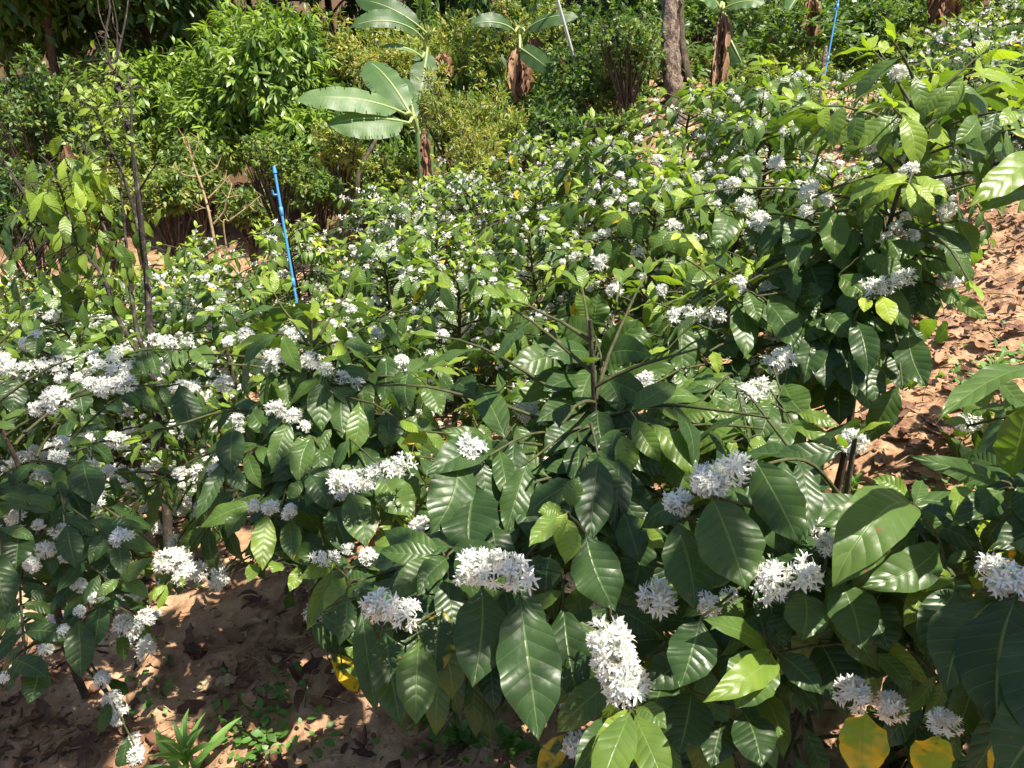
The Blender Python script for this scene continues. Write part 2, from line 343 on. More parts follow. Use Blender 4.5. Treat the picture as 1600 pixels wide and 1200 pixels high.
# ------------------------------------------------------------ coffee bush generator
def bush_data(seed, H=1.1, Rr=.5, leafL=.15, nbr=26, pf=.35, toneb=.28, droopg=.8, dens=1., topy=True, lean=(0, 0)):
    g_ = np.random.default_rng(seed); B = dict(base=[], A=[], N=[], L=[], tone=[], droop=[], dmg=[]); br = []; fl = []
    n0 = 7; st = np.array([[lean[0]*t*t+.02*sin(5*t+seed), lean[1]*t*t+.02*cos(4*t+seed), H*t] for t in np.linspace(0, 1, n0)]); st[0] = (0, 0, -.03)
    def stem(t): k = min(n0-1.001, max(0, t*(n0-1))); a = int(k); return st[a]*(1-k+a)+st[a+1]*(k-a)
    az = g_.random()*6.28
    def put(b, A, N, L, t, dr, dm=0): B['base'].append(b); B['A'].append(A); B['N'].append(N); B['L'].append(L); B['tone'].append(t); B['droop'].append(dr); B['dmg'].append(dm)
    for i_ in range(nbr):
        h = .14 + .82*((i_//2)+.5)/(nbr/2) ; h = min(.97, h+g_.normal(0, .015)); az += pi if i_ % 2 else pi/2+g_.normal(0, .3)
        Lb = Rr*(.5+.75*sin(pi*min(1, .12+h*.93)))*(1.05-.55*h**3)*g_.uniform(.8, 1.15)
        el = radians(8+42*h*h+g_.normal(0, 6)); o = stem(h); hd = V(cos(az+g_.normal(0, .12)), sin(az), 0); m_ = max(4, int(Lb/.048)); pts = [o]; e = el
        for k in range(m_):
            e -= (.06+.10*(1-h))*g_.uniform(.6, 1.5); tn = nrm(hd*cos(e)+V(0, 0, sin(e))+g_.normal(0, .04, 3)); pts.append(pts[-1]+tn*Lb/m_)
            side = nrm(np.cross(tn, V(0, 0, 1))); fr = (k+1)/m_
            if fr > .3 and g_.random() < dens:
                young = fr > .86
                for sg in (-1, 1):
                    if g_.random() < .1: continue
                    dn = g_.uniform(.2, .7)*droopg*(0.35 if young else 1.)+(.15 if not young else 0)
                    A = nrm(side*sg*g_.uniform(.5, .8)+tn*g_.uniform(.3, .6)+V(0, 0, -dn)+g_.normal(0, .12, 3))
                    N = nrm(V(0, 0, 1)*.8+hd*.55+g_.normal(0, .22, 3))
                    L = leafL*g_.uniform(.75, 1.15)*(.62 if young else 1)
                    t = toneb+g_.normal(0, .09)+(.28+.1*g_.random() if young else 0)+.12*h
                    put(pts[-1]+side*sg*.006, A, N, L, t, g_.uniform(.5, 1.3), .5*(g_.random() < .008)+.2*(g_.random() < .05))
            if young_tip(k, m_):
                for _ in range(2): put(pts[-1], nrm(tn+g_.normal(0, .3, 3)+V(0, 0, .2)), V(0, 0, 1)+g_.normal(0, .3, 3), leafL*g_.uniform(.35, .6), toneb+.42, .6)
            if .22 < fr < .97 and g_.random() < pf: fl.append(pts[-1]+V(0, 0, .006)+g_.normal(0, .004, 3))
        br.append(np.array(pts))
    if topy:
        for k in range(5):
            b = stem(.82+.045*k); a0 = k*pi/2+seed
            for sg in (0, pi):
                a = a0+sg; up = .15+.22*k
                put(b, nrm(V(cos(a), sin(a), up)), V(0, 0, 1)+.3*V(cos(a), sin(a), 0), leafL*(.95-.12*k), toneb+.18+.09*k, .8)
    for k in B: B[k] = np.array(B[k])
    return B, st, br, fl
def young_tip(k, m_): return k == m_-1
HERO_L = {}; OPEN = []; HERO_PTS = []
def inside(x, y, poly):
    c = np.zeros(len(x), bool); n = len(poly)
    for a in range(n):
        x1, y1 = poly[a]; x2, y2 = poly[a-1]
        k = ((y1 > y) != (y2 > y)); c ^= k & (x < (x2-x1)*(y-y1)/((y2-y1) if y2 != y1 else 1e-9)+x1)
    return c
def keep_mask(mid, margin=.0):
    """leaves that would cover a gap or a named front leaf are pruned from the plant"""
    x, y, d = proj(mid); k = d > .55
    for poly in OPEN: k &= ~inside(x, y, poly)
    for hx, hy, hd, hr in HERO_PTS: k &= ~((np.hypot(x-hx, y-hy) < hr) & (d < hd+margin))
    return k
def coffee(name, label, loc, data, lod, group=None, flowers=True, prune=False, extra=None, cat='coffee bush', leafw=.385, separate=True, root=None):
    B, st, br, fl = data; loc = np.array(loc); root = root or thing(name, label, cat, loc, group)
    nu, nv = [(6, 16), (4, 8), (2, 4)][lod]
    m = M(); tube(m, spline(st, 12), np.linspace(.011, .0035, len(spline(st, 12))), 7); ob('stem', m.mesh('stem', BARK), root)
    if separate:
        for b in br:
            if prune:
                x_, y_, d_ = proj(loc+b); bad = np.zeros(len(b), bool)
                for poly in OPEN: bad |= inside(x_, y_, poly)
                j = int(np.argmax(bad)) if bad.any() else len(b)
                if len(B['base']): 
                    kept = B['base'][keep_mask(loc+B['base']+B['A']*B['L'][:, None]*.55)]; near = np.array([np.min(np.linalg.norm(kept-q, axis=1)) < .03 for q in b]); last = np.where(near[:j])[0]; j = (last[-1]+1) if len(last) else 0
                if j < 3: continue
                b = b[:j]
            m = M(); tube(m, b, np.linspace(.0042, .002, len(b)), 5); ob('branch', m.mesh('branch', TWIG), root)
    n = len(B['base']); k = np.ones(n, bool)
    if prune: k = keep_mask(loc+B['base']+B['A']*B['L'][:, None]*.55) & keep_mask(loc+B['base']+B['A']*B['L'][:, None]*.95) & keep_mask(loc+B['base']+B['A']*B['L'][:, None]*.2)
    m = M(); L = B['L'][k]
    leaves(m, B['base'][k], B['A'][k], B['N'][k], L, L*leafw*R.uniform(.85, 1.12, k.sum()), B['droop'][k], .08*R.normal(size=k.sum()), .05, B['tone'][k], B['dmg'][k], nu, nv)
    if extra is not None:
        e = extra; leaves(m, e['base']-loc, e['A'], e['N'], e['L'], e['W'], e['droop'], e['fold'], e['wave'], e['tone'], e['dmg'], 10, 30)
    ob('foliage', m.mesh('foliage', COFFEE), root)
    if flowers:
        fk = keep_mask(loc+np.array(fl)) if (prune and len(fl)) else np.ones(len(fl), bool)
        for q, p in enumerate(fl):
            if not fk[q]: continue
            o = ob('flower_cluster', (CL0 if lod == 0 else CL1)[int(R.integers(4))], root); o.location = p; s_ = R.uniform(.7, 1.2)
            o.scale = (s_*R.uniform(.8, 1.1), s_, s_*R.uniform(.7, 1)); o.rotation_euler = (R.normal(0, .4), R.normal(0, .4), R.random()*6.28)
    return root
def hero(specs, up=.55):
    """front leaves measured one by one: base px, tip px, width px, depth at base and tip, tone"""
    e = dict(base=[], A=[], N=[], L=[], W=[], droop=[], fold=[], wave=[], tone=[], dmg=[])
    for q in specs:
        bx, by, tx, ty, w, d0, d1, tone = q[:8]; dm = q[8]*.6 if len(q) > 8 else 0; dr = q[9] if len(q) > 9 else R.uniform(.5, 1.0)
        a, b = P(bx, by, d0), P(tx, ty, d1); A = b-a; ch = np.linalg.norm(A); vd = nrm((a+b)/2-V(0, 0, CAMZ))
        L = ch*(dr/2)/sin(dr/2) if dr > .05 else ch
        e['base'].append(a); e['A'].append(A/ch); e['N'].append(nrm(-vd+V(0, 0, up)+R.normal(0, .18, 3))); e['L'].append(L)
        e['W'].append(w*(d0+d1)/2/F*1.0); e['droop'].append(dr); e['fold'].append(R.normal(.06, .10)); e['wave'].append(R.uniform(.03, .085)); e['tone'].append(tone); e['dmg'].append(dm)
        for t in (.3, .7): HERO_PTS.append((bx+(tx-bx)*t, by+(ty-by)*t, (d0+d1)/2, max(w*.42, 11)))
    for k in e: e[k] = np.array(e[k])
    return e
def hero_flowers(root, spec, loc):
    for q in spec:
        if not isinstance(q[0], list):
            x, y, r, d = q; o = ob('flower_cluster', CL0[int(R.integers(6))], root); o.location = Vector(P(x, y, d)-loc)
            s_ = r*d/F/.0285*1.12; o.scale = (s_, s_, s_*.85); o.rotation_euler = (R.normal(0, .4), R.normal(0, .4), R.random()*6.28)
        else:
            pts, r, d, nf = q; c = [P(x, y, d)-loc for x, y in pts]; o = ob('flower_cluster', cluster_mesh('flower_spray', int(R.integers(999)), int(nf*1.7), r*d/F*1.15, 0, c), root)
def hero_prefl(spec):
    for q in spec:
        if not isinstance(q[0], list): HERO_PTS.append((q[0], q[1], q[3]+.02, q[2]*1.0))
        else:
            for x, y in spline(q[0], 6)[:, :2]: HERO_PTS.append((x, y, q[2]+.02, q[1]*1.1))
def hero_twigs(root, e, loc, st):
    """a branch from the stem to each group of front leaves"""
    used = np.zeros(len(e['base']), bool); out = []
    for i_ in range(len(used)):
        if used[i_]: continue
        b = e['base'][i_]; near = np.linalg.norm(e['base']-b, axis=1) < .07; used |= near; c = e['base'][near].mean(0)-loc
        hd = np.hypot(c[0], c[1]); zs = float(np.clip(c[2]-.32*hd-.04, .12, st[-1][2]*R.uniform(.62, .92))); o = np.array([np.interp(zs, st[:, 2], st[:, 0]), np.interp(zs, st[:, 2], st[:, 1]), zs])
        midp = (o*.5+c*.5)+V(0, 0, .03+.10*hd)+V(R.normal(0, .02), R.normal(0, .02), 0)
        m = M(); p = spline([o, midp, c], 10); tube(m, p, np.linspace(.0034, .0019, len(p)), 6)
        out.append(p)
        for bb in e['base'][near]:
            if np.linalg.norm(bb-loc-c) > .008: tube(m, np.array([c, (c+bb-loc)/2+V(0, 0, .003), bb-loc]), .0018, 5)
        ob('branch', m.mesh('branch', TWIG), root)
    return out

# gaps through which the red soil shows (photograph outline of bare ground)
OPEN += [[(300, 930), (400, 905), (450, 925), (470, 960), (500, 1020), (560, 1100), (640, 1150), (760, 1180), (760, 1210), (330, 1210), (230, 1210), (200, 1100), (270, 960)],
         [(1400, 640), (1460, 560), (1480, 500), (1545, 470), (1540, 350), (1610, 335), (1610, 585), (1530, 600), (1470, 640), (1420, 715), (1500, 760), (1480, 830), (1430, 760), (1400, 750), (1385, 700)],
         [(1275, 725), (1385, 690), (1400, 640), (1440, 640), (1500, 745), (1480, 800), (1400, 765), (1290, 792)]]

# ---- the big bush in the centre front
cB = gp(905, 905); cB = P(905, 905, 1.62); cB = V(cB[0], cB[1], G(cB[0], cB[1]))
LB = [
 (928,512,934,458,44,1.62,1.60,.42),(915,540,832,538,44,1.6,1.55,.30),(940,542,1022,524,46,1.6,1.58,.30),(895,552,788,580,50,1.58,1.5,.38),
 (875,590,798,628,34,1.55,1.5,.45),(905,565,922,624,40,1.55,1.52,.5),(945,565,1005,610,32,1.6,1.6,.4),(925,620,872,690,44,1.55,1.5,.18),(935,618,990,665,50,1.5,1.45,.16),
 (955,600,1062,572,34,1.6,1.55,.42),(922,500,900,455,26,1.60,1.58,.5),(930,560,868,520,34,1.58,1.54,.34),(935,575,990,560,36,1.58,1.52,.3),(930,590,900,650,44,1.55,1.48,.24),(940,600,965,660,44,1.55,1.48,.22),(915,600,850,640,36,1.55,1.5,.3),
 (932,530,868,500,44,1.56,1.5,.36),(936,548,998,498,42,1.56,1.52,.34),(925,555,850,556,48,1.52,1.44,.28),(938,560,1020,556,48,1.52,1.44,.26),(930,575,905,640,46,1.5,1.42,.34),(938,585,972,646,46,1.5,1.42,.24),(920,590,848,612,46,1.5,1.42,.22),(940,595,1015,628,44,1.5,1.42,.26),
 (925,640,880,720,50,1.46,1.38,.18),(935,640,950,712,48,1.44,1.38,.14),(915,625,838,660,44,1.46,1.4,.3),(940,630,1000,690,44,1.46,1.4,.2),(900,660,850,710,44,1.42,1.36,.26),(905,690,900,760,46,1.38,1.32,.2),
 (792,690,748,604,46,1.4,1.5,.38),(780,702,690,672,34,1.4,1.35,.40),(775,712,692,712,36,1.38,1.3,.36),(770,690,668,742,60,1.35,1.25,.30),(712,705,672,835,80,1.3,1.22,.22),
 (825,722,790,835,50,1.3,1.25,.36),(806,662,836,724,34,1.4,1.4,.45),(745,760,735,870,95,1.28,1.2,.16),(800,790,775,880,60,1.3,1.22,.25),(770,820,790,905,60,1.25,1.2,.2),
 (840,680,870,712,40,1.5,1.5,.62),(830,650,850,690,30,1.5,1.5,.5),
 (690,862,600,828,44,1.2,1.25,.40),(690,866,592,862,36,1.2,1.2,.36),(688,872,608,936,44,1.18,1.12,.38),(700,872,652,925,40,1.15,1.1,.30),(705,855,790,868,34,1.15,1.12,.22),
 (812,928,842,1158,100,1.06,.98,.22,.12,.35),(752,915,738,1075,88,1.10,1.02,.14,0,.4),(655,1000,650,1132,66,1.12,1.06,.34),(602,985,628,1138,62,1.16,1.1,.2),(565,950,588,1115,44,1.2,1.15,.25),
 (880,945,905,1105,66,1.12,1.05,.12),(690,950,680,1060,60,1.16,1.1,.2,.45),(700,900,720,1000,50,1.2,1.15,.16),(620,900,600,960,46,1.25,1.2,.22),
 (525,880,468,905,26,1.45,1.4,.6),(520,890,480,985,30,1.4,1.35,.5,.2),(540,900,505,960,34,1.4,1.3,.55),(560,905,575,965,36,1.35,1.3,.3),(540,930,530,1010,34,1.3,1.25,.3),(500,960,560,1000,30,1.3,1.28,.3),
 (882,806,883,882,40,1.12,1.08,.78,0,.3),(880,800,826,855,36,1.12,1.05,.5),(878,797,840,800,26,1.12,1.1,.55),(893,795,905,745,32,1.14,1.15,.5),(886,800,868,850,20,1.1,1.08,.8),
 (935,712,922,848,62,1.22,1.15,.22,0,.4),(968,715,958,835,46,1.28,1.2,.14),(972,680,976,748,38,1.3,1.27,.6,0,.9),(990,655,1032,722,38,1.3,1.27,.6,0,.8),(1015,662,1088,748,44,1.32,1.27,.52,0,.9),
 (985,643,1058,600,42,1.35,1.4,.46),(915,832,962,955,78,1.12,1.08,.30,0,.5),(975,800,1000,880,50,1.2,1.15,.30),(1010,840,990,925,56,1.22,1.2,.28),(985,770,1020,800,40,1.3,1.28,.3),
 (1030,690,1085,770,44,1.35,1.32,.35),(860,870,855,930,50,1.2,1.15,.16),(985,1110,920,1190,40,.98,.92,.62,0,1.2),(985,1112,928,1260,62,.96,.88,.58,0,.9),(990,1115,1045,1240,60,.96,.88,.5,0,.9),(995,1105,1042,1140,38,.98,.94,.5,0,1.2),(960,1120,895,1215,50,1.02,.95,.3),
]
FB = [(735,705,26,1.3),([(722,884),(770,890),(832,900)],27,1.05,62),(597,945,31,1.1),(637,962,29,1.08),([(945,985),(962,1035),(985,1085)],33,1.0,105),(1005,602,24,1.55),(822,642,20,1.55),
      ([(488,872),(530,874)],12,1.42,24),(575,868,14,1.4),(545,858,12,1.4),([(515,752),(560,752),(645,722)],18,1.5,90),(845,655,12,1.5),(870,712,14,1.5),(940,680,14,1.5),(785,772,14,1.45),(835,790,12,1.4),
      (895,905,26,1.5),(930,945,20,1.5),(905,1165,24,1.35),(965,870,14,1.4)]
hero_prefl(FB); eB = hero(LB)
# ---- the bush at the right front
cR = P(1270, 1010, 1.32); cR = V(cR[0], cR[1], G(cR[0], cR[1]))
LR = [
 (1055,815,1086,953,80,1.05,1.0,.30,0,.35),(1112,775,1166,922,106,1.0,.95,.33,.1,.3),(1178,715,1250,852,76,1.02,.98,.32,0,.4),(1160,748,1246,878,66,1.08,1.03,.27,0,.4),
 (1095,965,1062,1075,76,.96,.92,.26,.18,.4),(1200,1015,1098,968,48,.98,.92,.46,0,.8),(1205,1020,1098,1098,50,.95,.86,.58,0,1.4),(1202,1022,1150,1108,80,.93,.88,.34,0,.7),(1215,1020,1285,1085,46,.98,.94,.2),
 (1255,925,1252,1002,68,.97,.92,.33,0,.6),(1310,905,1345,1015,76,.95,.9,.33,0,.5),(1180,950,1230,1010,56,1.02,.98,.3),(1160,930,1110,985,46,1.05,1.0,.4),(1350,930,1390,1020,70,.98,.94,.16),(1280,1000,1330,1110,80,1.0,.95,.12),
 (1425,790,1300,918,92,.9,.82,.44,0,1.7),(1415,785,1274,822,52,.98,.95,.38,0,.7),(1422,780,1362,748,30,.98,1.0,.62),(1470,848,1345,918,64,.9,.86,.38,0,.6),(1432,795,1470,842,26,.92,.92,.45),(1430,790,1440,750,24,.95,1.0,.4),
 (1488,900,1440,880,12,.88,.88,.7),(1492,902,1445,925,18,.88,.87,.66),(1478,880,1510,860,16,.9,.9,.5),(1430,880,1442,925,20,.93,.92,.6),(1495,905,1470,960,60,.9,.85,.2),
 (1370,985,1455,1075,26,.98,.95,.6),(1420,985,1462,1035,22,1.0,.98,.5),(1365,1018,1425,1085,34,.95,.92,.4),(1460,1055,1400,1120,24,.95,.9,.5),(1470,1065,1440,1130,22,.95,.9,.5),
 (1085,1010,1000,1075,60,1.1,1.05,.14),(1080,1080,1060,1180,80,1.05,1.0,.12),(1160,1110,1190,1200,70,1.02,.96,.14),(1040,1060,1020,1110,60,1.08,1.02,.14),(1130,1110,1110,1200,60,1.05,1.0,.12),
]
FR = [(1110,750,31,1.02),(1147,728,31,1.0),(1060,785,24,1.08),(1025,935,31,1.08),(1108,945,22,1.0),(1138,928,16,1.0),(1207,908,32,.96),(1252,898,32,.96),(1292,852,20,1.0),(1275,822,15,1.02),(1335,1085,28,.93),(1388,1105,27,.92),(1475,1130,24,.85),(1022,815,15,1.2),(1000,1000,12,1.2)]
hero_prefl(FR); eR = hero(LR)
# ---- bush at the right edge, very near
cE = P(1760, 1150, 1.05); cE = V(cE[0]+.16, cE[1], G(cE[0], cE[1]))
LE = [(1560,935,1478,1085,96,.80,.74,.12,0,.5),(1590,930,1560,1150,120,.78,.70,.12,0,.5),(1640,960,1625,1180,120,.74,.68,.12),(1500,920,1450,1040,60,.85,.8,.14),(1660,1080,1560,1230,110,.72,.66,.12),(1600,1140,1580,1260,80,.72,.68,.2),  # low tones put the corner's shade into the colour of these leaves
 (1640,570,1462,662,50,.80,.72,.40,0,.5),(1578,745,1606,625,64,.9,.84,.48,0,.4),(1565,752,1420,712,36,.92,.88,.36,0,.8),(1562,765,1488,812,48,.92,.86,.14),(1572,765,1484,824,40,.9,.86,.4),(1650,800,1550,860,60,.9,.85,.2),(1590,760,1640,840,60,.9,.85,.2),
 (1640,235,1512,325,52,1.15,1.1,.60,0,.7),(1650,290,1530,332,34,1.2,1.15,.5,0,.7),(1640,860,1575,850,40,.86,.82,.3)]
FE = [(1565,900,36,.8),(1597,948,26,.8)]
hero_prefl(FE); eE = hero(LE)
# ---- bush left of the centre, second row
cM = P(520, 800, 2.15); cM = V(cM[0], cM[1], G(cM[0], cM[1]))
LM = [(507,590,503,675,42,1.85,1.8,.36,0,.3),(535,602,538,690,38,1.86,1.8,.38,0,.3),(567,606,572,692,36,1.88,1.82,.40,0,.3),(602,555,598,630,40,1.95,1.9,.28),(640,580,642,642,36,1.9,1.85,.36),(665,600,690,650,36,1.9,1.85,.4),
 (452,655,424,738,36,1.82,1.76,.42),(488,682,470,760,38,1.8,1.74,.42),(365,668,362,742,44,1.85,1.78,.30),(392,640,420,680,32,1.9,1.86,.35),(445,575,450,640,32,1.95,1.9,.4),(500,700,505,760,24,1.8,1.76,.36),
 (417,802,410,892,38,1.68,1.62,.62,.22,.3),(452,812,458,876,34,1.7,1.64,.36,.42,.3),(545,768,572,856,56,1.6,1.52,.36,.30,.3),(595,742,648,808,58,1.6,1.55,.42),(620,740,655,790,40,1.64,1.6,.45),(520,790,545,870,50,1.62,1.56,.22,.1),
 (480,740,520,800,40,1.7,1.66,.3),(350,720,305,815,26,1.8,1.72,.28),(355,725,385,770,26,1.8,1.76,.3),(385,800,355,840,30,1.75,1.7,.4),(400,880,388,910,22,1.66,1.62,.6),(440,880,425,895,26,1.66,1.62,.6),(465,885,452,925,22,1.64,1.6,.66),(470,750,450,780,24,1.72,1.7,.5),
 (610,640,612,700,46,1.9,1.85,.2),(560,700,580,745,50,1.85,1.8,.18),(620,660,600,700,36,1.9,1.84,.42)]
FM = [(485,565,17,1.86),(510,576,14,1.86),(533,590,14,1.86),(558,600,13,1.87),(430,640,16,1.82),(457,650,15,1.82),(475,665,12,1.8),(370,655,12,1.86),(371,675,10,1.86),(395,790,11,1.68),(422,793,14,1.68),(452,800,13,1.68),(335,735,12,1.8),(590,522,12,2),(628,565,12,1.95),(533,775,10,1.6),(350,600,16,2.2),(690,525,12,2.2)]
hero_prefl(FM); eM = hero(LM)
# ---- tall bush on the right in the second row
cT = P(1330, 650, 2.05); cT = V(cT[0], cT[1], G(cT[0], cT[1]))
LT = [(1300,530,1290,610,50,1.74,1.68,.2),(1325,540,1335,620,48,1.72,1.66,.16),(1345,560,1372,640,46,1.70,1.66,.2),(1275,520,1255,600,50,1.76,1.7,.16),(1395,545,1410,610,44,1.72,1.68,.24),(1240,540,1225,610,46,1.78,1.72,.2),(1310,600,1312,665,44,1.78,1.74,.14),(1288,322,1302,408,44,1.75,1.7,.44,0,.4),(1255,345,1222,385,36,1.8,1.75,.36),(1250,365,1238,428,40,1.78,1.72,.42),(1140,330,1118,390,40,1.9,1.85,.34),(1185,350,1165,385,34,1.9,1.86,.36),(1310,372,1322,425,30,1.8,1.76,.4),  # first low leaves toned dark to fill in for the shadow beneath
 (1198,470,1248,548,44,1.72,1.66,.36,0,.4),(1150,470,1165,560,44,1.8,1.72,.32),(1168,455,1185,505,30,1.76,1.72,.45),(1420,520,1448,605,52,1.66,1.6,.28,0,.6),(1498,345,1528,396,38,1.8,1.76,.42),(1335,500,1355,590,44,1.68,1.62,.22),(1350,545,1362,578,40,1.68,1.64,.3),
 (1375,462,1392,508,32,1.66,1.62,.88,0,.6),(1352,465,1350,488,22,1.66,1.64,.86),(1345,400,1425,440,36,1.72,1.68,.42),(1310,430,1360,470,40,1.74,1.7,.45),(1380,370,1410,412,44,1.74,1.7,.42),(1290,490,1330,530,36,1.72,1.68,.42),(1270,500,1310,520,30,1.74,1.7,.3),
 (1470,455,1500,470,30,1.72,1.7,.5),(1485,460,1545,500,26,1.72,1.68,.5,0,.5),(1400,410,1440,440,30,1.74,1.72,.5),(1240,470,1290,455,40,1.8,1.76,.3),(1260,400,1285,470,60,1.85,1.8,.16),(1300,420,1280,490,56,1.85,1.8,.16),(1420,430,1460,500,50,1.8,1.74,.2),(1380,500,1400,560,44,1.75,1.7,.24),
 (1455,390,1480,440,34,1.76,1.72,.4),(1215,420,1230,455,36,1.82,1.78,.35)]
FT = [(1212,255,13,2.1),(1145,290,14,1.95),(1165,320,16,1.88),(1187,347,18,1.86),(1265,305,15,1.8),(1292,312,12,1.8),([(1352,452),(1385,445),(1425,428)],14,1.68,60),(1385,372,11,1.74),(1425,368,12,1.74),(1480,330,14,1.76),(1400,355,10,1.76),(1450,390,10,1.78),(1330,195,11,2.1),(1260,330,12,1.8),(1240,405,10,1.85),(1470,285,14,1.9),(1415,340,10,1.8)]
hero_prefl(FT); eT = hero(LT)
# ---- low bush between the big one and the tall one
cS = P(1130, 700, 2.0); cS = V(cS[0], cS[1], G(cS[0], cS[1]))
LS = [(1068,500,1068,592,46,1.85,1.8,.40,0,.3),(1100,505,1105,560,36,1.88,1.84,.42),(1225,600,1260,650,56,1.6,1.56,.38),(1205,630,1185,690,40,1.55,1.5,.36),(1215,625,1240,690,44,1.56,1.5,.38),(1245,645,1310,668,26,1.5,1.46,.6,0,.9),(1235,665,1318,705,28,1.5,1.45,.52,0,.9),(1240,660,1200,725,34,1.5,1.44,.4),
 (1150,560,1160,600,40,1.85,1.8,.2),(1130,520,1150,560,34,1.85,1.8,.3),(1190,440,1215,510,30,1.95,1.9,.3),(1060,650,1130,640,34,1.5,1.48,.5),(1100,640,1165,660,30,1.5,1.5,.45),(1190,680,1170,715,26,1.42,1.4,.6),(1150,690,1140,720,20,1.42,1.4,.6)]
FS = [(1170,622,22,1.6),([(1165,615),(1195,600)],15,1.62,26),([(1200,575),(1235,552)],17,1.68,34),([(1045,498),(1085,490),(1128,495)],14,1.86,56),(1200,452,16,1.9),(1165,458,14,1.9),(960,455,13,2.2),(940,410,16,2.5),(1035,452,10,2.3)]
hero_prefl(FS); eS = hero(LS)
# ---- shaded bush on the left
cL = P(70, 900, 2.0); cL = V(cL[0], cL[1], G(cL[0], cL[1]))
LLf = [(122,965,126,1060,44,1.5,1.45,.22,0,.3),(158,942,148,1014,38,1.52,1.48,.24,0,.3),(185,905,150,935,20,1.5,1.46,.4),(188,905,240,870,26,1.5,1.46,.42),(190,908,232,935,24,1.5,1.45,.5),(185,850,190,900,30,1.55,1.5,.2),(60,1040,45,1100,40,1.4,1.35,.2),(20,1030,75,1060,36,1.4,1.36,.2),(30,830,25,890,50,1.5,1.45,.16),(105,820,120,890,36,1.55,1.5,.16),(0,870,10,960,50,1.4,1.35,.18),(280,600,300,690,44,2.0,1.95,.16),(130,720,150,790,50,1.7,1.64,.14),(90,740,140,820,40,1.7,1.66,.16)]
FLf = [(190,840,17,1.55),(150,935,11,1.5),(125,955,9,1.5),(100,985,10,1.48),(72,1015,11,1.45),(5,1060,10,1.4),(95,830,15,1.6),(70,860,15,1.58),(50,882,13,1.55),(65,750,16,1.75),(90,715,14,1.8),(95,690,12,1.85),(25,812,17,1.6),(60,820,10,1.6),(150,790,14,1.75),(285,607,17,2.1),(125,915,12,1.55),(105,870,12,1.6)]
hero_prefl(FLf); eL = hero(LLf)

# ---- bush with long flowered branches behind the sapling's foot
cK = P(150, 700, 2.75); cK = V(cK[0], cK[1], G(cK[0], cK[1]))
LK = [(60,520,55,560,30,2.5,2.46,.35),(85,530,110,575,34,2.5,2.46,.4),(30,590,20,650,36,2.4,2.36,.2),(120,600,130,650,34,2.4,2.36,.2),(215,560,205,610,32,2.5,2.46,.36),(300,545,330,580,34,2.5,2.46,.4),(0,600,-10,640,36,2.4,2.36,.24)]
FK = [([(-10,582),(50,576),(115,566)],13,2.45,70),([(140,560),(170,582),(205,575)],12,2.45,50),([(172,572),(188,545)],11,2.47,24),([(235,530),(270,537),(305,535)],10,2.5,40),(58,525,10,2.5),(80,495,11,2.6),(40,535,10,2.5),(105,450,10,3.0),(255,580,9,2.5),(95,590,10,2.45),(120,590,9,2.45),(355,535,9,2.6),(360,530,8,2.7)]
hero_prefl(FK); eK = hero(LK)

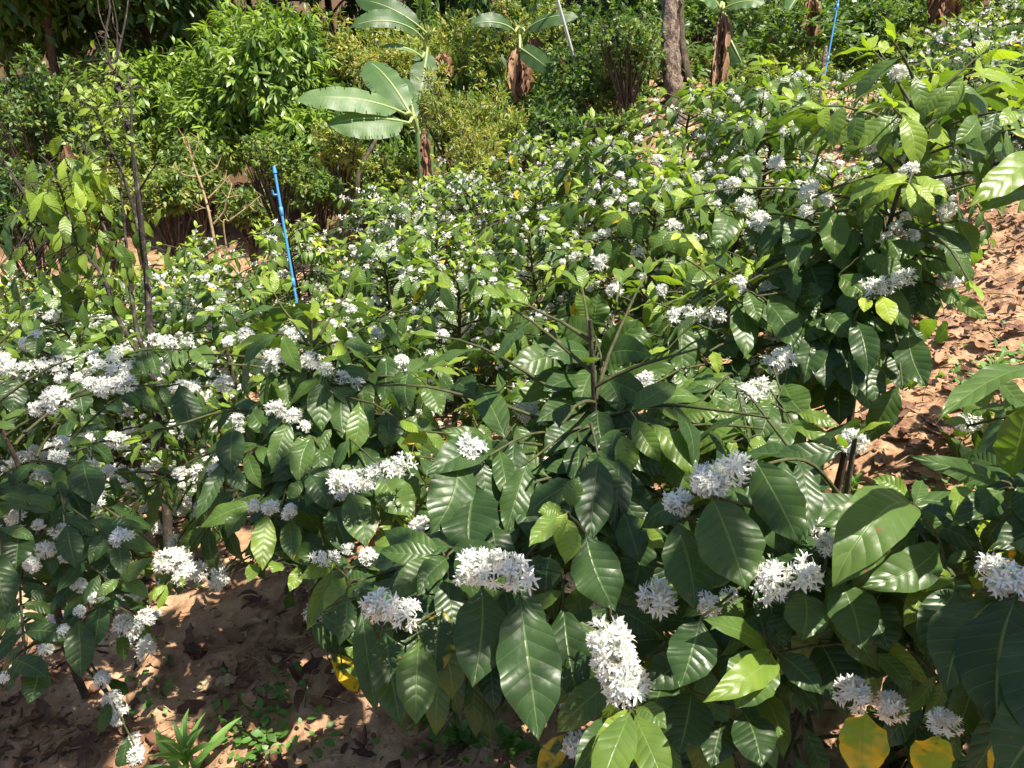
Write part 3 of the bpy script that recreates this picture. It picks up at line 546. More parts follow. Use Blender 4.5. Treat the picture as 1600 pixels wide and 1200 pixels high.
for (nm, lab, loc, seed, H, Rr, e, F_, kw) in [
 ('coffee_bush', 'large dark green coffee bush with an upright leafy shoot, filling the centre front', cB, 11, .98, .48, eB, FB, dict(pf=.012, toneb=.2, nbr=44, droopg=1.2)),
 ('coffee_bush', 'coffee bush with broad sunlit leaves and round blossom balls, right of the long blossom spray', cR, 12, .82, .40, eR, FR, dict(pf=.05, toneb=.24, nbr=32, droopg=1.1)),
 ('coffee_bush', 'coffee bush cut by the right edge, dark shaded leaves and one greyish blossom', cE, 13, 1.25, .50, eE, FE, dict(pf=.0, toneb=.14, nbr=44)),
 ('coffee_bush', 'coffee bush with hanging corrugated leaves, some yellow, behind the long horizontal blossom spray', cM, 14, .92, .50, eM, FM, dict(pf=.12, toneb=.26, nbr=44, droopg=1.6)),
 ('coffee_bush', 'tall sunlit coffee bush standing beside the bare earth bank, dark shadow under it', cT, 15, 1.12, .58, eT, FT, dict(pf=.12, toneb=.36, nbr=64, droopg=1.6)),
 ('coffee_bush', 'low coffee bush with curled glossy leaf tips, squeezed between the centre bush and bank bush', cS, 16, .80, .36, eS, FS, dict(pf=.08, toneb=.34, nbr=32, droopg=1.2)),
 ('coffee_bush', 'shaded thin coffee bush dotted with small white blossom, below the thin lichened sapling', cL, 17, 1.05, .62, eL, FLf, dict(pf=.5, toneb=.22, nbr=44, dens=.55, leafL=.085, droopg=1.4)),
 ('coffee_bush', 'coffee bush with long white-flowered branches stretching sideways behind the foot of the thin sapling', cK, 18, .85, .5, eK, FK, dict(pf=.45, toneb=.24, nbr=44, leafL=.1, droopg=1.7))]:
    data = bush_data(seed, H, Rr, **{'leafL': .12, **kw})
    root = thing(nm, lab, 'coffee bush', loc, 'coffee bushes in the plantation')
    tw = hero_twigs(root, e, loc, data[1]); B = data[0]; ad = {k: [] for k in B}
    for p in tw:                               # leaf pairs along the branches that carry the front leaves
        ln = np.linalg.norm(p[-1]-p[0]); nn_ = int(ln/.03)
        for k in range(1, nn_):
            j = min(len(p)-2, int(k/nn_*(len(p)-1))); c = p[j]+(p[j+1]-p[j])*(k/nn_*(len(p)-1)-j); tn = nrm(p[j+1]-p[j]); sd_ = nrm(np.cross(tn, V(0, 0, 1)))
            for sg in (-1, 1):
                ad['base'].append(c); ad['A'].append(nrm(sd_*sg*.7+tn*.35+V(0, 0, -R.uniform(.1, .9))+R.normal(0, .1, 3))); ad['N'].append(nrm(V(0, -.3, 1)+R.normal(0, .2, 3)))
                ad['L'].append(R.uniform(.65, 1.1)*kw.get('leafL', .12)); ad['tone'].append(kw['toneb']+R.normal(.06, .09)); ad['droop'].append(R.uniform(.5, 1.3)); ad['dmg'].append(0)
    for k in B: B[k] = np.concatenate([B[k], np.array(ad[k])])
    coffee(nm, lab, loc, data, 0, 'coffee bushes in the plantation', prune=True, extra=e, root=root); hero_flowers(root, F_, loc)
    if loc is cR:
        for ya in [(1352,1112,1345,1225,72,.90,.84),(1470,1152,1440,1230,60,.86,.8),(1580,1150,1548,1215,34,.8,.78)]:
            m = M(); h_ = hero([(*ya, .9, .30, .5)]); leaves(m, h_['base']-loc, h_['A'], h_['N'], h_['L'], h_['W'], .5, .12, .08, .82, .42, 10, 30); y_ = ob('yellow_leaf', m.mesh('yellow_leaf', COFFEE), root); y_['label'] = 'yellow withering leaf with brown blotches'
    if loc is cM:
        m = M(); h_ = hero([(668,690,625,695,26,1.75,1.7,.9,.9,1.2)]); leaves(m, h_['base']-loc, h_['A'], h_['N'], h_['L'], h_['W'], 1.6, .5, .08, .9, .40, 8, 20); y_ = ob('yellow_leaf', m.mesh('yellow_leaf', COFFEE), root); y_['label'] = 'curled orange and black withered leaf'

# ------------------------------------------------------------ rows of coffee behind: six built kinds, copied
def kind(seed, lod, **kw):
    B, st, br, fl = bush_data(seed, **kw); p = {}; g_ = np.random.default_rng(seed)
    m = M(); s_ = spline(st, 10); tube(m, s_, np.linspace(.014, .005, len(s_)), 6)
    if lod == 2:
        for b in br: tube(m, b[::2], .004, 4, False)
    p['stem'] = m.mesh('stem', BARK)
    if lod < 2:
        p['branch'] = []
        for b in br: m = M(); tube(m, b, np.linspace(.0045, .002, len(b)), 5, False); p['branch'].append(m.mesh('branch', TWIG))
    m = M(); nu, nv = [(6, 16), (4, 8), (2, 4)][lod]; L = B['L']
    leaves(m, B['base'], B['A'], B['N'], L, L*.39*g_.uniform(.85, 1.12, len(L)), B['droop'], .08*g_.normal(size=len(L)), .05, B['tone'], B['dmg'], nu, nv, rg=g_)
    p['foliage'] = m.mesh('foliage', COFFEE); p['fl'] = fl
    if lod == 2:
        m = M()
        for q in fl:
            n = 14; d = nrm(g_.normal(size=(n, 3))+V(0, 0, .4)); leaves(m, q+d*.006, nrm(d+g_.normal(0, .5, (n, 3))), nrm(g_.normal(size=(n, 3))), .020, .010, .5, 0, 0, g_.uniform(.5, 1, n), 0, 1, 2, 'petal', rg=g_)
        p['blossom'] = m.mesh('blossom', PETAL) if fl else None
    return p
MID = [kind(40+k, 1, H=.84+.05*(k % 3), Rr=.50, leafL=.108, nbr=54, droopg=1.8, pf=[.52, .30, .66, .40, .46][k], toneb=[.24, .34, .28, .38, .30][k]) for k in range(5)]
FAR = [kind(60+k, 2, H=.88, Rr=.52, leafL=.098, nbr=56, droopg=1.6, pf=[.60, .30, .80, .30][k], toneb=[.30, .40, .28, .44][k]) for k in range(4)]
ORD = ['first', 'second', 'third', 'fourth', 'fifth', 'sixth', 'seventh', 'eighth', 'ninth', 'tenth', 'eleventh', 'twelfth', 'thirteenth', 'fourteenth', 'fifteenth', 'sixteenth', 'seventeenth', 'eighteenth', 'nineteenth', 'twentieth', 'twenty-first', 'twenty-second']
near_roots = [cB, cR, cE, cM, cT, cS, cL, cK]
def place(kindp, loc, rz, sc, label, lod):
    root = thing('coffee_bush', label, 'coffee bush', loc, 'coffee bushes in the plantation'); root.rotation_euler = (R.normal(0, .06), R.normal(0, .06), rz); root.scale = (sc, sc, sc*R.uniform(.92, 1.08))
    ob('stem', kindp['stem'], root); ob('foliage', kindp['foliage'], root)
    if lod < 2:
        for b in kindp['branch']: ob('branch', b, root)
        for p in kindp['fl']:
            o = ob('flower_cluster', CL1[int(R.integers(4))], root); o.location = p; s_ = R.uniform(.5, .95); o.scale = (s_, s_, s_*.8); o.rotation_euler = (R.normal(0, .4), R.normal(0, .4), R.random()*6.28)
    elif kindp['blossom']: ob('blossom', kindp['blossom'], root)
    return root
rows = [2.7, 3.3, 3.9, 4.6, 5.3, 6.1, 7.0, 8.0, 9.1]
TRUNKP = gp(1068, 195); nrow = 0
for ri, yy in enumerate(rows):
    cand = []
    x = -yy*.72-.3
    while x < yy*.78+.4:
        xx = x + R.normal(0, .10); y2 = yy + R.normal(0, .14); x += .70*R.uniform(.88, 1.15)
        p = V(xx, y2, G(xx, y2)); px, py, d = proj(p); px, py, d = px[0], py[0], d[0]
        if ri == 0 and px < 330 or (yy < 5 and px > 1265): continue
        if min(np.hypot(p[0]-q[0], p[1]-q[1]) for q in near_roots) < .55: continue
        if inside(np.array([px]), np.array([py]), [(1330, 480), (1390, 300), (1520, 290), (1640, 300), (1900, 300), (1900, 900), (1250, 900), (1330, 650)])[0]: continue
        if ri >= 6 and px < 420: continue        # the plantation ends at the trees on the left
        if ri >= 7 and px < 700: continue
        if ri >= 8 and px < 1000: continue
        if np.hypot(p[0]-TRUNKP[0], p[1]-TRUNKP[1]) < .5: continue
        tx, ty, td = [q[0] for q in proj(p+V(0, 0, .86))]
        if ty < np.interp(tx, [-100, 0, 200, 300, 450, 600, 750, 850, 950, 1050, 1150, 1250, 1400, 1600, 1900], [420, 400, 385, 345, 318, 300, 275, 228, 195, 172, 160, 135, 75, 30, 0])-12: continue
        if any(abs(tx-ax) < 105*3.2/td+12 and ty < ay-8 and td < ad_ for ax, ay, ad_ in ((450, 440, 5.2), (1300, 90, 8))): continue
        cand.append((p, px))
    if not cand: continue
    for ci, (p, px) in enumerate(cand):
        lod = 1 if yy < 4.6 else 2; kk = (MID if lod == 1 else FAR)
        ki = int(R.integers(len(kk)))
        if px < 330 and ri < 4: ki = 2 if lod == 1 else 2
        look = 'thickly white-flowered' if (lod == 1 and ki == 2) or (lod == 2 and ki in (0, 2)) else 'mostly green-leaved'
        lab = f"{look} coffee bush, {ORD[ci]} from the left end of the {ORD[ri]} plantation row"
        place(kk[ki], p, R.random()*6.28, R.uniform(.88, 1.12)*(1.0 if ri < 6 else 1.1), lab, lod)

for (x_, y_, ki, lb) in [(1.72, 3.45, 1, 'coffee bush with bronze-tinted hanging leaves above the earth bank'), (2.35, 4.3, 2, 'white-flowered coffee bush just above the top of the earth bank'), (1.25, 3.0, 3, 'bright leafy coffee bush directly behind the tall bank-side bush'), (3.1, 4.9, 0, 'coffee bush near the right edge, uphill beyond the earth bank')]:
    place(MID[ki], V(x_, y_, G(x_, y_)), x_*3, .78, lb, 1)

for k, (px, py, d, lb) in enumerate([(985, 222, 6.3, 'small coffee bush just left of the pale trunk base'), (1035, 250, 5.4, 'coffee bush directly below the pale trunk base'), (1120, 240, 5.6, 'small coffee bush below and right of the pale trunk base'),
    (1190, 205, 6.6, 'coffee bush below the brown dead banana leaves'), (1245, 185, 7.0, 'coffee bush below the weathered stake'), (1310, 180, 6.4, 'coffee bush just right of the weathered stake foot'), (1360, 150, 7.2, 'coffee bush uphill right of the weathered stake'), (1160, 260, 4.8, 'white-flowered coffee bush in the gap left of the bank-side bush top'),
    (1440, 130, 6.0, 'white-flowered coffee bush below the dead banana clump'), (1530, 140, 5.2, 'white-flowered coffee bush below the upper right corner')]):
    q = P(px, py, d); place(FAR[[0, 2, 1, 2][k % 4]], V(q[0], q[1], G(q[0], q[1])), k*1.3, float(np.clip((q[2]-G(q[0], q[1]))/.86, .6, 1.1)), lb, 2)

# ------------------------------------------------------------ trees and shrubs of the background
def crown_mesh(name, blobs, n, leafL, wr, mt, seed, tone=(.3, .7), hang=.9, ros=7, nu=2, nv=3, prof='mango', spread=1., clump=.0, shell=.5):
    g_ = np.random.default_rng(seed); m = M(); tot = sum(b[3]**2 for b in blobs); ctr = []
    for b in blobs:
        k = max(4, int(n*b[3]**2/tot)); c = np.array(b[:3]); r = np.array([b[3], b[3], b[4] if len(b) > 4 else b[3]*.85])
        d = nrm(g_.normal(size=(k, 3))); rad = (shell+(1-shell)*g_.random((k, 1)))**.8*(1+.10*g_.normal(size=(k, 1)))*(1+.24*np.sin(d[:, :1]*7+seed)*np.cos(d[:, 1:2]*6+d[:, 2:]*5))
        if clump:
            cc = nrm(g_.normal(size=(max(5, k//14), 3)))*.9; j = g_.integers(len(cc), size=k); q = cc[j]+g_.normal(0, clump, (k, 3)); ctr.append((c+q*r, nrm(q)))
        else: ctr.append((c+d*rad*r, d))
    ce = np.concatenate([a for a, _ in ctr]); dd = np.concatenate([a for _, a in ctr]); K = len(ce)
    ce = np.repeat(ce, ros, 0); dd = np.repeat(dd, ros, 0); q = nrm(g_.normal(size=ce.shape)); tb = np.repeat(g_.uniform(*tone, K), ros)
    A = nrm(q*spread+dd*.7+V(0, 0, -hang)*g_.uniform(.3, 1.1, (len(q), 1))); N = nrm(dd*.6+V(0, 0, .8)+g_.normal(0, .3, q.shape))
    L = leafL*g_.uniform(.65, 1.15, len(q)); base = ce+q*leafL*.12
    leaves(m, base, A, N, L, L*wr, g_.uniform(.3, 1.1, len(q)), 0, .03, tb+g_.normal(0, .07, len(q)), 0, nu, nv, prof, rg=g_)
    return m.mesh(name, mt)
def limbs(m, base, blobs, r0, g_, k=7, forks=3):
    top = np.mean([b[:3] for b in blobs], 0); 
    for b in blobs:
        c = np.array(b[:3]); o = base+(top-base)*g_.uniform(.25, .5)*V(.4, .4, 1)
        p = spline([o, (o+c)/2+g_.normal(0, .1*b[3], 3), c], 8); tube(m, p, np.linspace(r0*.55, r0*.16, len(p)), 5)
        for _ in range(forks):
            e = c+nrm(g_.normal(size=3)+V(0, 0, .4))*b[3]*.75; s0 = p[len(p)//2]; tube(m, spline([s0, (s0+e)/2+g_.normal(0, .06*b[3], 3), e], 6), np.linspace(r0*.25, r0*.06, 7), 4)
def tree(name, label, cat, px, py, d, rpx, n, leafL, wr, mt, seed, blobs=None, r0=.06, grp=None, squash=.85, barkm=None, gz=None, **kw):
    """crown seen centred at px, py at depth d with radius rpx pixels; trunk down to the ground below"""
    g_ = np.random.default_rng(seed); c = P(px, py, d); r = rpx*d/F; gy = G(c[0], c[1])
    root = thing(name, label, cat, (c[0], c[1], gy-.03), grp); h = max(c[2]-gy, r*.5)
    if blobs is None:
        blobs = [(0, 0, h, r*.75, r*.75*squash)]
        for k in range(6):
            a = k*1.05+g_.random(); blobs.append((r*.55*cos(a), r*.45*sin(a), h+g_.uniform(-.55, .5)*r*squash, r*g_.uniform(.35, .55)))
    if mt is SHRUB:              # uneven shoots standing out of the mound
        for k in range(9):
            a = g_.random()*6.28; b_ = g_.uniform(.1, 1.3); q_ = r*g_.uniform(.8, 1.2); blobs.append((q_*cos(a)*cos(b_), q_*sin(a)*cos(b_), h+q_*sin(b_)*squash, r*g_.uniform(.12, .26), r*g_.uniform(.2, .4)))
        n = int(n*1.15)
    m = M(); top = V(0, 0, h); p = spline([V(0, 0, 0), V(g_.normal(0, .04), g_.normal(0, .04), h*.5), top*V(1, 1, .95)], 8); tube(m, p, np.linspace(r0, r0*.4, len(p)), 8); limbs(m, V(0, 0, 0), blobs, r0, g_)
    ob('trunk', m.mesh('trunk', barkm or BARK), root)
    ob('crown', crown_mesh('crown', blobs, n, leafL, wr, mt, seed, **kw), root); return root
MG = dict(mt=MANGO, leafL=.20, wr=.27, ros=9, tone=(.4, .9), hang=1.3, squash=.9, shell=.72)
def mb(l): return l
tree('mango_tree', 'big rounded tree with bright drooping leaves, left of the banana plants', 'tree', 405, 140, 13, 150, 1500, seed=301, r0=.11, blobs=None, **MG)
tree('mango_tree', 'smaller rounded bright green tree directly behind the thin lichened sapling', 'tree', 215, 150, 13.5, 100, 850, seed=302, r0=.09, **MG)
tree('mango_tree', 'low drooping-leaved tree between the two rounded bright trees', 'tree', 320, 205, 12.6, 72, 420, seed=303, r0=.07, **MG)
tree('mango_tree', 'bright leafy tree above the blue pipe top, at the big round tree\'s foot', 'tree', 468, 215, 11.8, 62, 420, seed=304, r0=.07, **MG)
SH = dict(mt=SHRUB, prof='small', nu=2, nv=2)
sh = [
 ('dark small-leaved shrub at the left edge below the brown slope', 40, 160, 10, 85, 420, .09, .40, dict(tone=(.1, .45), hang=.3, ros=7)),
 ('green small-leaved shrub right of the dark shrub at the left edge', 120, 215, 10.5, 70, 350, .10, .40, dict(tone=(.25, .6), hang=.5, ros=7)),
 ('leafy dark bush at the left edge beside the first coffee rows', 20, 330, 6.5, 70, 420, .07, .42, dict(tone=(.1, .4), hang=.3, ros=7)),
 ('thin small-leaved bush behind the upper half of the lower blue pipe', 430, 250, 8.2, 48, 330, .055, .45, dict(tone=(.3, .6), hang=.1, ros=7)),
 ('olive shrub beneath the crown of the big round tree', 495, 290, 8.6, 45, 260, .08, .38, dict(tone=(.3, .55), hang=.4, ros=7)),
 ('yellowish shrub right behind the top of the big round tree', 560, 90, 13.5, 70, 520, .12, .33, dict(tone=(.55, .85), hang=.7, ros=7)),
 ('yellow-green shrub behind the large spread banana leaves', 650, 120, 11, 80, 620, .10, .28, dict(tone=(.5, .8), hang=.2, ros=8)),
 ('feathery thin-leaved shrub right of the large banana leaves', 715, 190, 8.2, 78, 620, .075, .2, dict(tone=(.45, .85), hang=-.2, ros=8)),
 ('tall olive shrub behind the feathery shrub by the banana leaves', 765, 80, 11, 85, 620, .09, .3, dict(tone=(.45, .85), hang=.2, ros=8)),
 ('wispy yellow-green shrub right beside the feathery shrub', 800, 215, 8, 60, 420, .07, .22, dict(tone=(.4, .8), hang=-.1, ros=8)),
 ('dark glossy-leaved shrub left of the pale tree trunk', 940, 110, 9, 88, 720, .08, .42, dict(tone=(.1, .42), hang=.2, ros=7)),
 ('low dark shrub below the dark glossy shrub', 880, 215, 7.8, 55, 360, .07, .42, dict(tone=(.1, .4), hang=.2, ros=7)),
 ('fine-twigged shrub in front of the pale trunk\'s left side', 985, 60, 8.2, 60, 420, .06, .42, dict(tone=(.2, .55), hang=.1, ros=6)),
 ('dark tea-like shrub between the pale trunk and the upper blue pipe', 1195, 70, 12, 85, 720, .08, .45, dict(tone=(.1, .5), hang=.1, ros=7)),
 ('low leafy shrub under the dead banana leaves near the pale trunk', 1150, 165, 9, 55, 330, .08, .4, dict(tone=(.3, .6), hang=.3, ros=7)),
 ('grey-green fine shrub at the foot of the pale trunk', 1125, 205, 6.6, 42, 360, .035, .25, dict(tone=(.45, .8), hang=-.4, ros=8)),
 ('dense shrub behind the upper blue pipe', 1270, 20, 13, 75, 520, .09, .4, dict(tone=(.25, .6), hang=.3, ros=7)),
 ('dark bush right of the upper blue pipe', 1390, 60, 11.5, 80, 620, .09, .42, dict(tone=(.2, .5), hang=.3, ros=7)),
 ('leafy bush between the dark bush and the dead banana clump', 1450, 110, 10, 60, 420, .10, .4, dict(tone=(.35, .6), hang=.5, ros=7)),
 ('bush in the upper right corner with mid green leaves', 1570, 50, 9.5, 85, 560, .11, .4, dict(tone=(.35, .65), hang=.5, ros=7)),
 ('sunlit bush under the dead banana clump', 1530, 95, 9, 60, 380, .11, .4, dict(tone=(.4, .7), hang=.5, ros=7)),
 ('dense leafy shrub behind the sapling at mid height', 185, 250, 11, 60, 420, .10, .38, dict(tone=(.3, .7), hang=.6, ros=7)),
 ('rambling shrub under the left of the big round tree', 300, 262, 11, 48, 330, .10, .36, dict(tone=(.25, .6), hang=.6, ros=7)),
 ('tangled green shrub at the slope foot under the dark small-leaved shrub', 60, 262, 10.2, 38, 260, .08, .4, dict(tone=(.3, .65), hang=.4, ros=7)),
 ('low dark shrub on the bare patch left of the pale trunk foot', 962, 205, 7.4, 40, 300, .06, .42, dict(tone=(.2, .6), hang=.3, ros=7)),
 ('low leafy shrub filling the hollow left of the dry tan bush', 255, 300, 9.5, 50, 330, .09, .4, dict(tone=(.3, .7), hang=.5, ros=7)),
 ('low olive shrub under the big round tree behind the dry tan bush', 385, 318, 9.8, 42, 300, .08, .4, dict(tone=(.2, .6), hang=.5, ros=7)),
 ('bright low shrub left of the thin sapling at the foot of the slope', 150, 300, 10, 55, 330, .10, .4, dict(tone=(.4, .8), hang=.5, ros=7)),
 ('low sunlit shrub right of the slanted bare trunk', 610, 270, 8.8, 45, 330, .07, .4, dict(tone=(.3, .8), hang=.4, ros=7)),
 ('small dusty shrub left of the slanted bare trunk', 530, 225, 10, 42, 320, .07, .36, dict(tone=(.5, .9), hang=.4, ros=7)),
 ('pale olive shrub between the upper banana leaves', 600, 110, 10.5, 55, 460, .07, .3, dict(tone=(.5, .95), hang=.2, ros=8)),
 ('dusty olive shrub behind the tattered banana', 850, 60, 11.5, 60, 460, .08, .35, dict(tone=(.35, .8), hang=.2, ros=8)),
 ('pale feathery shrub touching the banana sucker', 745, 245, 7.4, 48, 460, .055, .22, dict(tone=(.55, .95), hang=-.2, ros=8)),
 ('dusty sunlit shrub between pale trunk and dead-leaved banana', 1060, 120, 10.5, 40, 300, .06, .38, dict(tone=(.35, .7), hang=.2, ros=7)),
 ('low sunlit shrub right of the brown dead banana leaves', 1180, 140, 9, 45, 330, .07, .38, dict(tone=(.4, .8), hang=.3, ros=7)),
 ('low dusty shrub below the upper blue pipe', 1260, 125, 8.8, 42, 330, .06, .4, dict(tone=(.35, .75), hang=.3, ros=7)),
]
for k, (lab, px, py, d, r, n, L, wr, kw) in enumerate(sh):
    tree('shrub', lab, 'shrub', px, py, d, r, n, L, wr, seed=400+k, r0=.03, **{**SH, **kw, 'tone': (kw['tone'][0]+.08, kw['tone'][1]+.14)})
# dark wood behind: tall trees whose high crowns shade the slope
wood = [(-40,14.5),(20,15.5),(75,14),(130,15.5),(190,15),(250,16),(320,17),(-60,18),(40,17),(100,20),(165,24),(235,18.5),(300,21),(350,25),(415,20),(480,17.5),(520,22),(600,19),(680,17),(760,20),(850,17.5),(900,21),(1000,18),(1110,17),(1180,20),(1260,16.5),(1345,18),(1440,15.5),(1520,18),(1600,16)]
WCR = []
for k in range(3):
    bl = [(0, 0, 0, 1.9, 1.1)]+[(1.5*cos(a+k), 1.5*sin(a+k), .5*sin(3*a), 1.1) for a in np.arange(5)*1.256]
    WCR.append(crown_mesh('crown', bl, 900, .30, .34, MANGO, 700+k, tone=(.1, .5), hang=.6, ros=7, shell=.2, nu=2, nv=2))
for k, (px, d) in enumerate(sorted(wood)):
    q = P(px, 90, d); z = G(q[0], q[1]); root = thing('forest_tree', f"dark-trunked forest tree, {str(k+1)+('st' if (k+1)%10==1 and k!=10 else 'nd' if (k+1)%10==2 and k!=11 else 'rd' if (k+1)%10==3 and k!=12 else 'th')} from the left along the shaded slope" if k else 'dark-trunked forest tree leftmost along the shaded slope behind', 'tree', (q[0], q[1], z-.05), 'forest trees on the shaded slope')
    g_ = np.random.default_rng(800+k); h = g_.uniform(3.3, 4.6); m = M(); p = spline([V(0, 0, 0), V(g_.normal(0, .12), g_.normal(0, .1), h*.5), V(g_.normal(0, .25), 0, h)], 10); r_ = g_.uniform(.07, .15); tube(m, p, np.linspace(r_, r_*.6, len(p)), 8)
    for _ in range(5):
        a = g_.random()*6.28; s0 = p[int(g_.integers(4, len(p)))]; e = s0+V(cos(a)*1.1, sin(a)*1.1, g_.uniform(.3, 1.2)); tube(m, spline([s0, (s0+e)/2+V(0, 0, .15), e], 6), np.linspace(r_*.35, r_*.1, 7), 5)
    ob('trunk', m.mesh('trunk', BARK), root); c = ob('crown', WCR[k % 3], root); c.location = (p[-1][0], p[-1][1], h+.3); c.rotation_euler = (0, 0, g_.random()*6.28)
# understory bushes in the wood, one mesh kind each copied
UND = [crown_mesh('crown', [(0, 0, .7, .7), (.5, .2, .5, .5), (-.5, 0, .45, .5), (0, -.4, .9, .4)], 260, .15, .38, MANGO, 720+k, tone=(.1, .6), hang=.5, ros=7, prof='small', nu=2, nv=2, shell=.4) for k in range(3)]
um = M(); g_ = np.random.default_rng(5); limbs(um, V(0, 0, 0), [(0, 0, .7, .7), (.5, .2, .5, .5), (-.5, 0, .45, .5)], .03, g_); tube(um, [(0, 0, -.05), (0, 0, .6)], .03, 6); UST = um.mesh('trunk', BARK)
uspots = [(130,110,19),(195,40,22),(300,60,20),(365,40,23),(440,15,20),(530,60,17),(590,30,18),(660,20,16),(560,170,14.5),(620,180,13.5),(690,60,14),(740,20,16),(800,50,14),(850,20,16),(840,110,12.5),(905,20,15),(1000,20,15),(1090,60,14),(1130,20,15),(1180,15,16),(1240,50,15),(1310,40,14.5),(1345,10,16),(1400,10,15),(1480,60,13.5),(1540,15,15),(1600,30,14),(1010,130,10.5),(780,150,11),(850,160,10),(1240,120,11),(1330,95,12),(600,240,11),(545,215,13),(250,40,23),(820,0,19),(960,0,18),(1060,0,17),(700,0,19),(470,60,22)]
for k, (px, py, d) in enumerate(uspots):
    if px < 520 and py < 70 and k % 2: pass
    q = P(px, py, d); z = G(q[0], q[1]); s_ = R.uniform(.8, 1.3); zz = max(z, q[2]-.7*s_)
    root = thing('undergrowth_bush', 'leafy undergrowth bush among others beneath the forest trees at the back', 'bush', (q[0], q[1], z-.03), 'undergrowth bushes beneath the forest trees'); hgt = max(.8, (q[2]-z)/.75) if q[2] > z else .8
    root.scale = (s_, s_, max(.8, min(hgt, 2.4))*s_*.9); root.rotation_euler = (0, 0, R.random()*6.28); ob('trunk', UST, root); ob('crown', UND[k % 3], root)

# pale trunk in the upper middle
def trunk_thing():
    b, d = PG(1068, 192); root = thing('tree', 'thick pale brown tree trunk with rough scarred bark standing alone', 'tree', b-V(0, 0, .05))
    pts = np.array([b-V(0, 0, .05), P(1058, 150, d), P(1048, 80, d+.03), P(1049, 0, d+.06), P(1046, -160, d+.1), P(1060, -420, d+.2)])-b
    p = spline(pts, 60); n = len(p); g_ = np.random.default_rng(2); rad = .118*(1-.25*np.linspace(0, 1, n))*(1+.06*np.sin(np.arange(n)*.9)+g_.normal(0, .025, n)); rad[:8] += np.linspace(.05, 0, 8)
    m = M(); tube(m, p, rad, 18); v = m.v[0]; v += g_.normal(0, .009, v.shape)
    ob('trunk', m.mesh('trunk', PALE), root)
    m = M()
    for k in range(5):
        a = k*1.3; s0 = p[-1-3*k]; e = s0+V(cos(a), sin(a), .8)*.9; tube(m, spline([s0, (s0+e)/2+V(0, 0, .1), e], 6), np.linspace(.05, .012, 7), 6)
    ob('limb', m.mesh('limb', PALE), root); bl = [(p[-1][0]+.9*cos(a), p[-1][1]+.9*sin(a), p[-1][2]+.6+.3*sin(2*a), .5) for a in np.arange(5)*1.25]
    ob('crown', crown_mesh('crown', bl, 160, .16, .35, MANGO, 91, ros=6, nu=2, nv=2, shell=.2), root)
    b2, d2 = PG(1085, 182); r2 = thing('dead_stump', 'dark leaning trunk close behind the pale tree trunk', 'tree', b2-V(0, 0, .05)); m = M(); pp = spline(np.array([b2-V(0, 0, .05), P(1078, 130, d2), P(1066, 60, d2), P(1062, -40, d2)])-b2, 24); tube(m, pp, np.linspace(.075, .035, len(pp)), 10); ob('trunk', m.mesh('trunk', BARK), r2)
trunk_thing()

# ------------------------------------------------------------ banana plants
def banana(label, base_px, d, top_px, lv, dead=(), r=.09, stem_mat=None, grp='banana plants'):
    b = P(*base_px, d); z = G(b[0], b[1]); b = V(b[0], b[1], z); root = thing('banana_plant', label, 'banana plant', b, grp); t = P(*top_px, d)
    m = M(); p = spline([V(0, 0, -.05), (t-b)*.5+V(.02, 0, 0), t-b], 12); tube(m, p, np.linspace(r, r*.55, len(p)), 12); ob('pseudostem', m.mesh('pseudostem', stem_mat or STRAW), root)
    for (bx, by, tx, ty, w, d0, d1, tone, dr) in lv:
        a, e = P(bx, by, d0), P(tx, ty, d1); A = e-a; L = np.linalg.norm(A); vd = nrm((a+e)/2-V(0, 0, CAMZ)); m = M(); L2 = L*(dr/2)/sin(dr/2)
        NV = -vd*(.8 if d < 8 else .55)+V(0, 0, .7)+R.normal(0, .05 if d < 8 else .3, 3); leaves(m, a-b, A, NV, L2, w*d0/F, dr, -.12, .02, tone, 0, 8, 110, 'banana', torn=.09, freq=5)
        N = NV; Sd = nrm(np.cross(A/L, N)); N = np.cross(Sd, A/L); ts = np.linspace(0, 1, 20); ph = dr*(ts-.5); tn = np.cos(ph)[:, None]*A/L-np.sin(ph)[:, None]*N
        mid = (a-b)+np.concatenate([[V(0, 0, 0)], np.cumsum(.5*(tn[1:]+tn[:-1])*L2/19, 0)])-N*.006
        lf = ob('leaf', m.mesh('leaf', BANANA), root); m = M(); tube(m, mid, np.linspace(.016, .003, 20), 6); ob('midrib', m.mesh('midrib', plain_mid), lf)
        m = M(); s0 = t-b; tube(m, spline([s0, (s0+a-b)/2+V(0, 0, .08), a-b], 8), np.linspace(.022, .016, 9), 6); ob('leaf_stalk', m.mesh('leaf_stalk', plain_mid), lf)
    for (bx, by, tx, ty, w) in dead:
        a, e = P(bx, by, d-.12), P(tx, ty, d-.12); A = e-a; m = M(); g_ = np.random.default_rng(int(bx))
        for k in range(6): leaves(m, a-b+g_.normal(0, .02, 3), nrm(A+g_.normal(0, .07, 3)*np.linalg.norm(A)), V(.3*k-.8, -1, .1), np.linalg.norm(A)*g_.uniform(.75, 1.05), w*d/F*.6, .5, .9, .16, g_.uniform(.35, .9), 0, 4, 14, 'banana', freq=3, torn=.15, rg=g_)
        o = ob('dead_leaf', m.mesh('dead_leaf', DEAD), root)
    return root
plain_mid = plain('banana_midrib', (.30, .36, .12), .45)
banana('young banana plant with a wide sunlit leaf pointing left over the shrubs', (655, 275), 7.6, (652, 205), [(634,178,462,156,46,7.4,7.0,.55,.9),(640,192,512,194,50,7.4,7.1,.45,.8),(645,185,575,96,58,7.5,7.9,.35,.9),(650,195,632,120,26,7.6,8,.25,.5)], [(665,205,672,290,22)], .04, stem_mat=GREENST)
